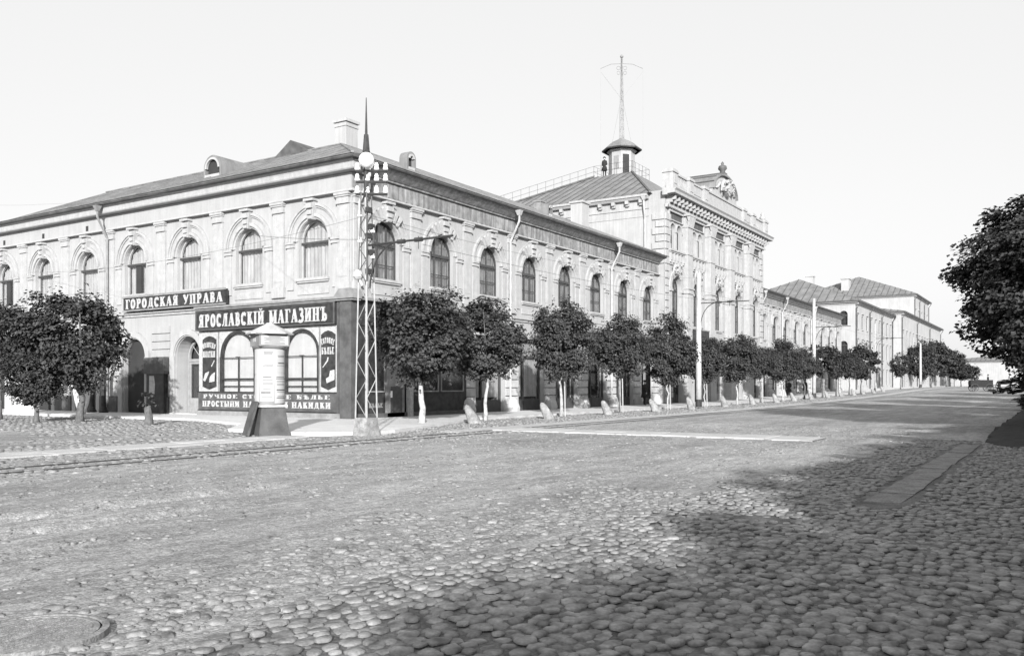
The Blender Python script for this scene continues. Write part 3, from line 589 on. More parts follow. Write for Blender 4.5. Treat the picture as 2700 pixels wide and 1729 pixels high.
# ---- three-storey building --------------------------------------------------
BX, BY = 61.9, 25.6; BW = 25.6; BD = 16.7
tb = thing('ornate_building', 'tall ornate three-storey building rising above the arcade, with balustrade, curved gable and lookout turret', 'building', (BX, BY, 0))
bays = [2.1, 6.75, 12.05, 17.45, 22.9]; z2 = (6.4, 9.2); z3 = (12.25, 13.75)
b = MB(); wall(b, 0, BW, -.6, 5.4, [(u, 2.5, .1, 4.2, 0) for u in bays]); wall(b, 0, BW, 5.4, 11.6, [(u, 1.9, z2[0], z2[1], 1) for u in bays]); wall(b, 0, BW, 11.6, 16.6, [(u+s_, .95, z3[0], z3[1], 1) for u in bays for s_ in (-.66, .66)])
ob('wall', b.mesh('wall', 'block'), tb)
b = MB(); b.quad((0, 0, -.6), (0, BD, -.6), (0, BD, 16.6), (0, 0, 16.6)); b.quad((BW, 0, -.6), (BW, BD, -.6), (BW, BD, 16.6), (BW, 0, 16.6)); b.quad((0, BD, -.6), (BW, BD, -.6), (BW, BD, 16.6), (0, BD, 16.6))
ob('side_wall', b.mesh('side_wall', 'block'), tb)
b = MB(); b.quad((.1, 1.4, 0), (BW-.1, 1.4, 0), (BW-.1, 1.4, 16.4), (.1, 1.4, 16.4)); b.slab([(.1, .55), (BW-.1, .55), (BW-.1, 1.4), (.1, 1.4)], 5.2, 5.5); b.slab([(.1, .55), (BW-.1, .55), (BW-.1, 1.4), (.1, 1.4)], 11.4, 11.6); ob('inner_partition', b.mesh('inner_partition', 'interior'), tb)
WB2 = win_meshes(1.9, *z2, mull=(-.34, .34), bars=(7.6,), fm='frame_dark', cm='curtain_dim'); WB3 = win_meshes(.95, *z3, mull=(0,), fm='frame_dark', cm='interior')
b = MB(); b.ring(0, 0, .97, 1.2, -.14, .02, n=18); b.ring(0, 0, 1.34, 1.5, -.2, .02, n=18)
for s_ in (-1, 1):
    xa, xb = sorted((s_*.97, s_*1.5)); b.box(xa, xb, -.14, .02, -2.8, -.3); b.box(xa-.04, xb+.04, -.24, .02, -.3, -.15); b.box(xa-.02, xb+.02, -.18, .02, -.15, -.01)
ME_HOOD = b.mesh('window_hood', 'trim')
b = MB(); b.prism([(0, -.05), (.26, .12), (.32, .55), (.2, .85), (0, .95), (-.2, .85), (-.32, .55), (-.26, .12)], -.16, .2); b.prism([(0, .1), (.15, .22), (.18, .5), (0, .68), (-.18, .5), (-.15, .22)], -.24, -.161)
rc_ = random.Random(5)
for k_ in range(22):
    x_ = rc_.uniform(-.85, .85); z_ = .75-abs(x_)*.6+rc_.uniform(-.28, .2); s_ = rc_.uniform(.05, .12); b.frustum(x_, -.1-rc_.random()*.16, z_, z_+s_*1.6, s_*1.5, s_*.5)
b.tube([(-.3, 0, .5), (-.55, 0, .75), (-.75, 0, .55), (-.9, 0, .1)], [.1, .13, .1, .05], 6); b.tube([(.3, 0, .5), (.55, 0, .75), (.75, 0, .55), (.9, 0, .1)], [.1, .13, .1, .05], 6)
ME_CART = b.mesh('cartouche', 'trim')
b = MB(); b.ring(0, 0, .48, .6, -.09, .02, n=14); b.box(-.60, -.5, -.09, .02, -1.5, -.18); b.box(.5, .60, -.09, .02, -1.5, -.18); b.box(-.65, -.48, -.15, .02, -.18, 0); b.box(.48, .65, -.15, .02, -.18, 0)
ME_HOOD3 = b.mesh('window_hood', 'trim')
for bi, u in enumerate(bays):
    f = ob('window', WB2[0], tb, (u, 0, 0)); ob('pane', WB2[1], f); ob('curtain', WB2[2], f); ob('window_hood', ME_HOOD, f, (0, 0, z2[1])); c_ = ob('cartouche', ME_CART, f, (0, -.22, z2[1]+1.0)); ob('sill', ME_SILL, f, (0, 0, z2[0]))
    for a in (-40, -26, 26, 40): v = ob('voussoir', ME_VOU, f, (0, -.05, z2[1]-.05)); v.rotation_euler = (0, R(a), 0)
    for s_ in (-.66, .66):
        f = ob('window', WB3[0], tb, (u+s_, 0, 0)); ob('pane', WB3[1], f); ob('curtain', WB3[2], f); ob('window_hood', ME_HOOD3, f, (0, 0, z3[1]))
    b = MB(); hw = 1.65 if bi in (1, 2, 3) else 1.5        # sunk tablet over the paired windows
    b.box(-hw, hw, -.2, .02, 15.06, 15.2); b.box(-hw, hw, -.14, .02, 14.42, 14.5); b.box(-hw, -hw+.14, -.14, .02, 14.5, 15.06); b.box(hw-.14, hw, -.14, .02, 14.5, 15.06)
    p = ob('tablet_frame', b.mesh('tablet_frame', 'trim'), tb, (u, 0, 0)); b = MB(); b.box(-hw+.14, hw-.14, -.03, .01, 14.5, 15.06); ob('tablet', b.mesh('tablet', 'darkgrey'), p)
    # balcony-like band between the floors
    b = MB(); b.box(-hw-.1, hw+.1, -.34, .02, 12.0, 12.14); b.box(-hw, hw, -.26, .02, 11.9, 12.0); b.box(-hw, hw, -.10, .02, 10.98, 11.12)
    p = ob('floor_band', b.mesh('floor_band', 'trim'), tb, (u, 0, 0)); b = MB(); b.box(-.13, .13, -.24, .015, 0, .76); b.box(-.09, .09, -.30, -.24, .16, .6); me_bl = b.mesh('console', 'trim')
    for k in range(5): ob('console', me_bl, p, (-hw+.2+k*(2*hw-.4)/4, 0, 11.13))
b = MB(); b.box(-.72, .72, -.6, .02, -.6, 5.2); b.box(-.66, .66, -.58, .02, 5.2, 6.2); b.box(-.54, .54, -.52, .02, 6.2, 14.2); b.box(-.62, .62, -.60, .02, 8.9, 9.05); b.box(-.60, .60, -.56, .02, 9.05, 9.25); b.box(-.66, .66, -.64, .02, 9.25, 9.36); b.box(-.6, .6, -.58, .02, 12.0, 12.16)
ME_GP = b.mesh('giant_pilaster', 'trim')
b = MB(); b.box(-.6, .6, -.60, .0, 0, .1); b.box(-.5, .5, -.50, .0, .1, .9); b.box(-.72, .72, -.72, .0, .9, 1.06)
for x in (-.45, -.15, .15, .45):
    b.frustum(x, -.55, .12, .5, .12, .24, .1, .24); b.frustum(x*1.2, -.60, .5, .86, .12, .24, .12, .28)
ME_CAP = b.mesh('capital', 'trim')
for u in (4.1, 9.4, 14.7, 20.2):
    p = ob('giant_pilaster', ME_GP, tb, (u, 0, 0)); ob('capital', ME_CAP, p, (0, 0, 14.2))
b = MB(); b.box(0, 1.0, -.12, .02, .03, .53); me_q1 = b.mesh('quoin', 'trim'); b = MB(); b.box(0, .72, -.12, .02, .03, .53); me_q2 = b.mesh('quoin', 'trim')
for k in range(26):
    z = .2+k*.565; ob('quoin', me_q1 if k % 2 else me_q2, tb, (.0, 0, z)); o = ob('quoin', me_q1 if k % 2 else me_q2, tb, (BW-(1.0 if k % 2 else .72), 0, z))
    if k > 18: o = ob('quoin', me_q1 if k % 2 else me_q2, tb, (0, 1.0 if k % 2 else .72, z), R(-90))
for prof, nm, m_ in (([(.02, 5.25), (-.2, 5.25), (-.3, 5.45), (-.3, 5.6), (.02, 5.7)], 'string_course', 'trim'), ([(.02, 15.28), (-.2, 15.28), (-.24, 15.42), (-.3, 15.46), (-.3, 15.52), (.02, 15.52)], 'architrave', 'trim'),
        ([(.02, 16.12), (-.35, 16.12), (-.4, 16.2), (-.98, 16.22), (-1.0, 16.42), (-1.12, 16.55), (.02, 16.66)], 'cornice', 'trim')):
    band(tb, 'R', -.45 if nm == 'cornice' else 0, BW+(.45 if nm == 'cornice' else 0), prof, nm, m_)
b = MB(); b.box(-.09, .09, -.78, 0, .3, .58); b.box(-.09, .09, -.5, 0, .12, .3); b.box(-.09, .09, -.28, 0, 0, .12); me_mod = b.mesh('modillion', 'trim')
for k in range(31): ob('modillion', me_mod, tb, (.35+k*(BW-.7)/30, 0, 15.54))
b = MB()
for k in range(86): u = .15+k*.298; b.box(u-.07, u+.07, -.36, -.3, 15.3, 15.44)
ob('dentils', b.mesh('dentils', 'trim'), tb)['kind'] = 'stuff'
# side cornice with small consoles (west side)
b = MB(); b.prof_x(-BD-.3, -1.3, [(.02, 16.0), (-.3, 16.02), (-.42, 16.2), (-.5, 16.22), (-.5, 16.4), (.02, 16.45)]); b.prof_x(-BD, -1.3, [(.02, 15.3), (-.07, 15.3), (-.07, 15.42), (.02, 15.42)]); b.prof_x(-BD, -1.3, [(.02, 14.7), (-.04, 14.7), (-.04, 14.76), (.02, 14.76)]); ob('side_cornice', b.mesh('side_cornice', 'block'), tb, (0, 0, 0), R(-90))
b = MB(); b.box(-.13, .13, -.36, 0, .16, .42); b.box(-.13, .13, -.2, 0, 0, .16); me_c = b.mesh('console', 'block')
for k in range(13): ob('console', me_c, tb, (0, 1.9+k*1.18, 15.6), R(-90))
o = downpipe(tb, 'R', 0, 16.2, .35, 11.6, -.12); o.location = (-.35, 1.6, 0); o.rotation_euler = (0, 0, R(-90))
# parapet
par = ob('parapet', (lambda b: (b.box(0, BW, -.5, -.1, 16.662, 16.95), b.box(8.2, 17.4, -.42, -.16, 16.95, 17.95), b.box(8.0, 17.6, -.52, -.06, 17.95, 18.12), b.mesh('parapet', 'trim'))[-1])(MB()), tb)
b = MB(); b.box(-.5, .5, -.62, .2, 16.663, 17.95); b.box(-.58, .58, -.7, .28, 17.95, 18.1); b.box(-.5, .5, -.62, .2, 18.1, 18.22); b.box(-.3, .3, -.66, -.62, 17.1, 17.8); me_ped = b.mesh('pedestal', 'trim')
for u in (.6, 4.1, 7.6, 18.0, 20.9, 25.0): ob('pedestal', me_ped, par, (u, 0, 0))
b = MB(); b.frustum(0, 0, 0, .25, .16, .2); b.frustum(0, 0, .25, .7, .2, .1); b.frustum(0, 0, .7, .98, .1, .18); me_bal = b.mesh('baluster', 'trim')
for a, c in ((1.2, 3.5), (21.5, 24.4)):
    for k in range(8): ob('baluster', me_bal, par, (a+(c-a)*k/7, -.3, 16.95))
    b = MB(); b.box(a-.1, c+.1, -.46, -.12, 17.93, 18.08); ob('handrail', b.mesh('handrail', 'trim'), par)
for a, c in ((4.7, 7.0), (18.6, 20.3)):
    b = MB(); b.box(a, c, -.40, -.18, 16.95, 17.9); b.box(a-.05, c+.05, -.48, -.12, 17.9, 18.05); b.box(a+.25, c-.25, -.44, -.40, 17.15, 17.7); ob('parapet_panel', b.mesh('parapet_panel', 'trim'), par)
b = MB(); b.lathe([(.05, 0), (.26, .1), (.3, .3), (.14, .5), (.2, .62), (.05, .85)], 12); me_urn = b.mesh('urn', 'trim', True)
ob('urn', me_urn, par, (25.0, -.2, 18.22))
# curved gable with scrolls and finial
pts = [(-3.3, 0), (3.3, 0), (3.3, .35)] + [(3.0*math.cos(R(a)), .45+1.55*math.sin(R(a))) for a in range(0, 181, 12)] + [(-3.3, .35)]
b = MB(); b.prism(pts, -.4, -.05); gab = ob('curved_gable', b.mesh('curved_gable', 'trim'), tb, (12.8, 0, 18.12))
b = MB(); 
n0 = len(b.v)
for i in range(15):
    a = R(i*180/14); c, s_ = math.cos(a), math.sin(a)
    for rr, y in ((0, -.62), (.17, -.62), (.17, 3.2), (0, 3.2)): b.v.append(((3.0+rr)*c, y, .45+(1.55+rr)*s_))
for i in range(14):
    p_ = 4*i; q_ = p_+4; b.f += [(p_, p_+1, q_+1, q_), (p_+1, p_+2, q_+2, q_+1), (p_+3, p_, q_, q_+3)]
ob('gable_hood', b.mesh('gable_hood', 'roof'), gab)
b = MB(); b.box(-3.0, 3.0, .0, 3.1, -1.3, .5); ob('gable_back', b.mesh('gable_back', 'trim'), gab)
for k in range(8): seam_rib(gab, (-3.2*math.cos(R(20+k*20)), -.5, .47+1.75*math.sin(R(20+k*20))), (-3.2*math.cos(R(20+k*20)), 3.1, .47+1.75*math.sin(R(20+k*20))), .03, .05, 'roof_dark')
ob('cartouche', ME_CART, gab, (0, -.62, .3), 0, (1.7, 1.5, 1.5))
for s_ in (-1, 1):
    b = MB(); b.tube([(s_*(.9+.55*t_*math.cos(t_*5)), -.5, .75+.42*(1-t_)*math.sin(t_*5)+.0) for t_ in np.linspace(0, 1, 12)], .11, 6); b.tube([(s_*1.1, -.48, 1.3), (s_*1.7, -.5, 1.1), (s_*2.2, -.5, .7), (s_*2.6, -.48, .6)], [.08, .16, .14, .05], 6); ob('scroll', b.mesh('scroll', 'trim', True), gab)
b = MB(); b.lathe([(.42, 0), (.42, .35), (.25, .45), (.22, .6), (.40, .8), (.34, 1.05), (.1, 1.15), (.14, 1.28), (.03, 1.45)], 14); ob('finial', b.mesh('finial', 'roof_dark', True), gab, (0, -.2, 1.95))
for k in range(6): pass
# roof, platform and turret
TX, TY = 10.1, 8.4; zt = 20.55; P4 = [(TX-1.9, TY-1.9, zt), (TX+1.9, TY-1.9, zt), (TX+1.9, TY+1.9, zt), (TX-1.9, TY+1.9, zt)]
E4 = [(-.5, 1.0, 16.42), (BW+.5, 1.0, 16.42), (BW+.5, BD+.4, 16.42), (-.5, BD+.4, 16.42)]
rf = ob('roof', quadmesh('roof', [[E4[i], E4[(i+1) % 4], P4[(i+1) % 4], P4[i]] for i in range(4)] + [P4], 'roof'), tb)
slope_seams(rf, E4[3], E4[0], P4[3], P4[0], 20)
seam_rib(rf, E4[0], P4[0], .09, .09); seam_rib(rf, E4[3], P4[3], .16, .14)
b = MB()
def rail(b, p, q, n, h=1.0):
    p, q = Vector(p), Vector(q)
    for i in range(n+1): a = p.lerp(q, i/n); b.tube([a, a+Vector((0, 0, h))], .015, 4)
    for f_ in (.5, 1): b.tube([p+Vector((0, 0, h*f_)), q+Vector((0, 0, h*f_))], .012, 4)
for i in range(4): rail(b, P4[i], P4[(i+1) % 4], 5)
rail(b, E4[3], P4[3], 14)
ob('roof_railing', b.mesh('roof_railing', 'steel_d'), rf)
tur = ob('turret', (lambda b: (b.lathe([(1.3, 0), (1.3, .2), (1.2, .25), (1.2, 2.3), (1.35, 2.4), (1.4, 2.55)], 8, ph=R(22.5)), b.mesh('turret', 'block'))[-1])(MB()), tb, (TX, TY, zt))
b = MB(); b.lathe([(1.7, 2.5), (1.78, 2.56), (1.74, 2.7), (1.15, 3.2), (.55, 3.5), (.16, 3.75)], 8, ph=R(22.5)); ob('turret_roof', b.mesh('turret_roof', 'roof'), tur)
b = MB(); b.lathe([(1.72, 2.5), (1.84, 2.52), (1.84, 2.64), (1.76, 2.66)], 8, ph=R(22.5)); ob('turret_eave', b.mesh('turret_eave', 'dark'), tur)
b = MB(); b.box(-.3, .3, -.03, .03, .15, 2.0); ob('turret_door', b.mesh('turret_door', 'interior'), tur, (-1.13*math.cos(R(45)), -1.13*math.sin(R(45)), 0), R(-45))
b = MB(); b.box(-.24, .24, -.02, .02, .75, 1.9); ob('turret_window', b.mesh('turret_window', 'midgrey'), tur, (-1.12, .0, 0), R(-90)); 
mb = MB()      # signal mast of four thin legs with lattice
H_ = 7.5; z0 = 3.6
for sx in (-1, 1):
    for sy in (-1, 1): mb.tube([(sx*.16, sy*.16, z0), (sx*.05, sy*.05, z0+H_)], .028, 4)
for k in range(18):
    z = z0+k*H_/18; r0 = .16-.11*k/18; r1 = .16-.11*(k+1)/18; s_ = 1 if k % 2 else -1
    mb.tube([(-s_*r0, -r0, z), (s_*r1, -r1, z+H_/18)], .016, 3); mb.tube([(-r0, -s_*r0, z), (-r1, s_*r1, z+H_/18)], .016, 3)
ms = ob('mast', mb.mesh('mast', 'midgrey'), tur)
b = MB(); b.lathe([(.02, 0), (.14, .08), (.16, .18), (.1, .28), (.01, .34)], 10); ob('mast_ball', b.mesh('mast_ball', 'midgrey', True), ms, (0, 0, z0+H_))
b = MB(); ax = Vector((RT.x, RT.y, 0))
for s_ in (-1, 1):
    b.tube([ax*s_*.05+Vector((0, 0, z0+H_-.5)), ax*s_*1.0+Vector((0, 0, z0+H_-.55)), ax*s_*1.95+Vector((0, 0, z0+H_-.95))], .022, 4)
    b.tube([ax*s_*.3+Vector((0, 0, z0+H_-.9+.16*math.sin(a_)))+ax*s_*.18*math.cos(a_) for a_ in np.linspace(0, 6.0, 10)], .02, 4)
    b.tube([ax*s_*.3+Vector((0, 0, z0+H_-1.35+.16*math.sin(a_)))+ax*s_*.14*math.cos(a_) for a_ in np.linspace(0, 6.0, 10)], .02, 4)
    b.tube([ax*s_*1.95+Vector((0, 0, z0+H_-.95)), ax*s_*1.95+Vector((0, 0, .9))], .008, 3)
    b.tube([ax*s_*.9+Vector((0, 0, 3.2)), Vector((0, 0, z0+H_*.55))], .008, 3); b.tube([ax*s_*1.9+Vector((0, 0, z0+H_-1.3)), Vector((0, 0, z0+H_*.5))], .008, 3)
ob('mast_arm', b.mesh('mast_arm', 'midgrey'), ms)
# ground floor of the tall building
for u in bays: shopfit(tb, u, 'shop' if u > 5 else 'door', .1, 2.5)
def pier2(u): p = ob('rusticated_pier', ME_PIERR, tb, (u, 0, 0)); blocks(p, -.62, .62, .6, 4.9, .43, -.14)
for u in (.75, BW-.75): pier2(u)

# ---- farther arcade, beyond the tall building ---------------------------------
fa = thing('arcade_building', 'farther low two-storey arcade with arched windows between the tall ornate building and the plain blocks', 'building', (87.5, 26.17, 0))
FU = [6.7+4.4*i for i in range(8)]; FU = [2.3] + FU; FL = 40.1
b = MB(); wall(b, 0, FL, 5.2, 11.4, [(u, 1.88, 6.42, 8.13, 1) for u in FU]); wall(b, 0, FL, -.6, 5.2, [(u, 2.9, .1, 4.25, 0) for u in FU], D=.5); b.quad((FL, 0, -.6), (FL, 12, -.6), (FL, 12, 11.4), (FL, 0, 11.4)); b.quad((0, 12, -.6), (FL, 12, -.6), (FL, 12, 11.4), (0, 12, 11.4))
ob('wall', b.mesh('wall', 'plaster'), fa); b = MB(); b.quad((.1, 1.5, 0), (FL-.1, 1.5, 0), (FL-.1, 1.5, 11.3), (.1, 1.5, 11.3)); ob('inner_partition', b.mesh('inner_partition', 'interior'), fa)
for i, u in enumerate(FU): upper_window(fa, 'R', u, WM_R2); shopfit(fa, u, ('shop', 'door', 'blind')[i % 3], .3)
for i, u in enumerate(FU): ob('pilaster', ME_PIL, fa, (u+2.2, 0, 0)) if u+2.3 < FL else None; pier(fa, min(u+2.2, FL-.65), .25)
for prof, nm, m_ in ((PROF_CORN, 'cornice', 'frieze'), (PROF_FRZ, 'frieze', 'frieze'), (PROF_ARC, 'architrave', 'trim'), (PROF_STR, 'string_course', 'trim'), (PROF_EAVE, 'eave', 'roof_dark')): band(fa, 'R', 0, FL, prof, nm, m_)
ob('roof', quadmesh('roof', [[(0, -ov, zE), (FL, -ov, zE), (FL-6, 6, 13.6), (0, 6, 13.6)], [(0, 6, 13.6), (FL-6, 6, 13.6), (FL, 12.5, zE), (0, 12.5, zE)], [(FL, -ov, zE), (FL, 12.5, zE), (FL-6, 6, 13.6)]], 'roof'), fa)
for u in (.6, FU[1]+2.2, FU[4]+2.2): downpipe(fa, 'R', u)
# ---- plain far buildings --------------------------------------------------------
def plain(name, label, x0, x1, y0, dep, ze, ridge, rows, nb, side_wins=(), zb=-.6, ww=1.15, side_left=True, wallm='far'):
    t = thing(name, label, 'building', (x0, y0, 0)); W_ = x1-x0; us = [W_*(i+.5)/nb for i in range(nb)]; b = MB(); zc = [zb]+[(rows[i][1]+rows[i+1][0])/2 for i in range(len(rows)-1)]+[ze]
    for i, (zs, zp, ar) in enumerate(rows): wall(b, 0, W_, zc[i], zc[i+1], [(u, ww, zs, zp, ar) for u in us], D=.3)
    b.quad((W_, 0, zb), (W_, dep, zb), (W_, dep, ze), (W_, 0, ze)); b.quad((0, dep, zb), (W_, dep, zb), (W_, dep, ze), (0, dep, ze))
    ob('wall', b.mesh('wall', wallm), t)
    b = MB()
    if side_wins: 
        z_ = [zb]+[(side_wins[i][3]+side_wins[i+1][2])/2+.4 for i in range(len(side_wins)-1)]+[ze]
        for i, s_ in enumerate(side_wins): wall(b, -dep, 0, z_[i], z_[i+1], [s_], D=.3)
    else: wall(b, -dep, 0, zb, ze, [])
    ob('side_wall', b.mesh('side_wall', wallm), t, (0, 0, 0), R(-90))
    b = MB(); b.quad((.1, 1, zb), (W_-.1, 1, zb), (W_-.1, 1, ze-.1), (.1, 1, ze-.1)); b.quad((1, .9, zb), (1, dep-.1, zb), (1, dep-.1, ze-.1), (1, .9, ze-.1)); ob('inner_partition', b.mesh('inner_partition', 'interior'), t)
    for zs, zp, ar in rows:
        ms_ = win_meshes(ww, zs, zp, bool(ar), mull=(0,), bars=(zs+(zp-zs)*.62,), fm='frame_dark', cm='curtain_dim', yf=.12)
        b = MB(); b.box(-ww/2-.15, ww/2+.15, -.18, .02, zp+.25+(ww/2 if ar else 0), zp+.42+(ww/2 if ar else 0)); mh = b.mesh('window_hood', 'trim'); b = MB(); b.box(-ww/2-.1, ww/2+.1, -.12, .05, zs-.14, zs); mh2 = b.mesh('sill', 'trim')
        for u in us: f = ob('window', ms_[0], t, (u, 0, 0)); ob('pane', ms_[1], f); ob('curtain', ms_[2], f); ob('window_hood', mh, f); ob('sill', mh2, f)
    for (u, w2, zs, zp, ar) in side_wins:
        ms_ = win_meshes(w2, zs, zp, True, mull=(0,), fm='frame_dark', cm='interior', yf=.12); f = ob('window', ms_[0], t, (0, -u, 0), R(-90)); ob('pane', ms_[1], f); ob('curtain', ms_[2], f)
    pc = [(.02, ze-.55), (-.12, ze-.55), (-.16, ze-.35), (-.5, ze-.3), (-.55, ze-.05), (.02, ze-.05)]
    b = MB(); b.prof_x(0, W_, pc); ob('cornice', b.mesh('cornice', 'trim'), t); b = MB(); b.prof_x(-dep, .5, pc); ob('cornice', b.mesh('cornice', 'trim'), t, (0, 0, 0), R(-90))
    o_ = .7; h2 = dep/2
    for q_ in (.12, W_*.33, W_*.66, W_-.3):
        b = MB(); b.tube([(q_, -o_+.05, ze-.2), (q_, -o_+.1, ze-.5), (q_, -.16, ze-1.2), (q_, -.16, .8)], .085, 6); ob('downpipe', b.mesh('downpipe', 'darkgrey'), t)
    rf_ = ob('roof', quadmesh('roof', [[(-o_, -o_, ze), (W_+o_, -o_, ze), (W_-h2*.8, h2, ridge), (h2*.8, h2, ridge)], [(W_+o_, -o_, ze), (W_+o_, dep+o_, ze), (W_-h2*.8, h2, ridge)], [(W_+o_, dep+o_, ze), (-o_, dep+o_, ze), (h2*.8, h2, ridge), (W_-h2*.8, h2, ridge)], [(-o_, dep+o_, ze), (-o_, -o_, ze), (h2*.8, h2, ridge)]], 'roof'), t)
    b = MB(); b.box(-o_, W_+o_, -o_, -o_+.1, ze-.22, ze-.01); b.box(-o_, -o_+.1, -o_+.1, dep+o_, ze-.16, ze-.01); ob('eave', b.mesh('eave', 'roof_dark'), t)
    slope_seams(rf_, (-o_, dep+o_, ze), (-o_, -o_, ze), (h2*.8, h2, ridge), (h2*.8, h2, ridge), int(dep/1.1), wdt=.05, h=.06); slope_seams(rf_, (-o_, -o_, ze), (W_+o_, -o_, ze), (h2*.8, h2, ridge), (W_-h2*.8, h2, ridge), int(W_/1.1), wdt=.05, h=.06)
    return t
p1 = plain('plain_building', 'plain three-storey pale building after the farther arcade, arched windows in its side wall', 131.6, 164, 25.0, 20, 13.9, 18.4, [(1.6, 4.0, 0), (5.8, 8.2, 0), (9.9, 11.9, 0)], 9, [(-1.6, 1.1, 5.6, 7.5, 1), (-1.6, 1.1, 10.3, 11.9, 1)])
b = MB(); b.box(-.6, .6, -.6, .6, 0, 1.6); b.box(-.7, .7, -.7, .7, 1.6, 1.8); ob('chimney', b.mesh('chimney', 'far'), p1, (11, 9, 17.4))
p2 = plain('long_plain_building', 'long pale building with two rows of windows nearest the far trees', 164, 222, 23.5, 16, 14.6, 16.3, [(2.6, 5.4, 0), (7.8, 10.6, 1)], 14)
p3 = plain('tall_back_building', 'tallest pale block in the distance with a broad hipped roof and chimney', 198.8, 222, 26.0, 26, 20.9, 26.5, [(15.6, 17.6, 0)], 5)
b = MB(); b.box(-1.1, 1.1, -.8, .8, 0, 3.0); b.box(-1.3, 1.3, -1, 1, 3.0, 3.3); ob('chimney', b.mesh('chimney', 'far'), p3, (4, 14.5, 22.3)); b = MB(); b.box(-.9, .9, -.9, .9, 0, 1.5); ob('dormer', b.mesh('dormer', 'far'), p3, (1.3, 19.5, 22))
p4 = plain('street_end_building', 'small bright pale building closing the far end of the street behind the cart', 262, 285, 2, 26, 8.2, 9.8, [(2.6, 4.4, 0), (5.6, 7.2, 0)], 6)
p5 = plain('side_street_house', 'pale two-storey house seen small beyond the far pavement trees', 226, 258, 24, 12, 10.5, 13, [(2.4, 4.6, 0), (6.4, 8.6, 0)], 7)
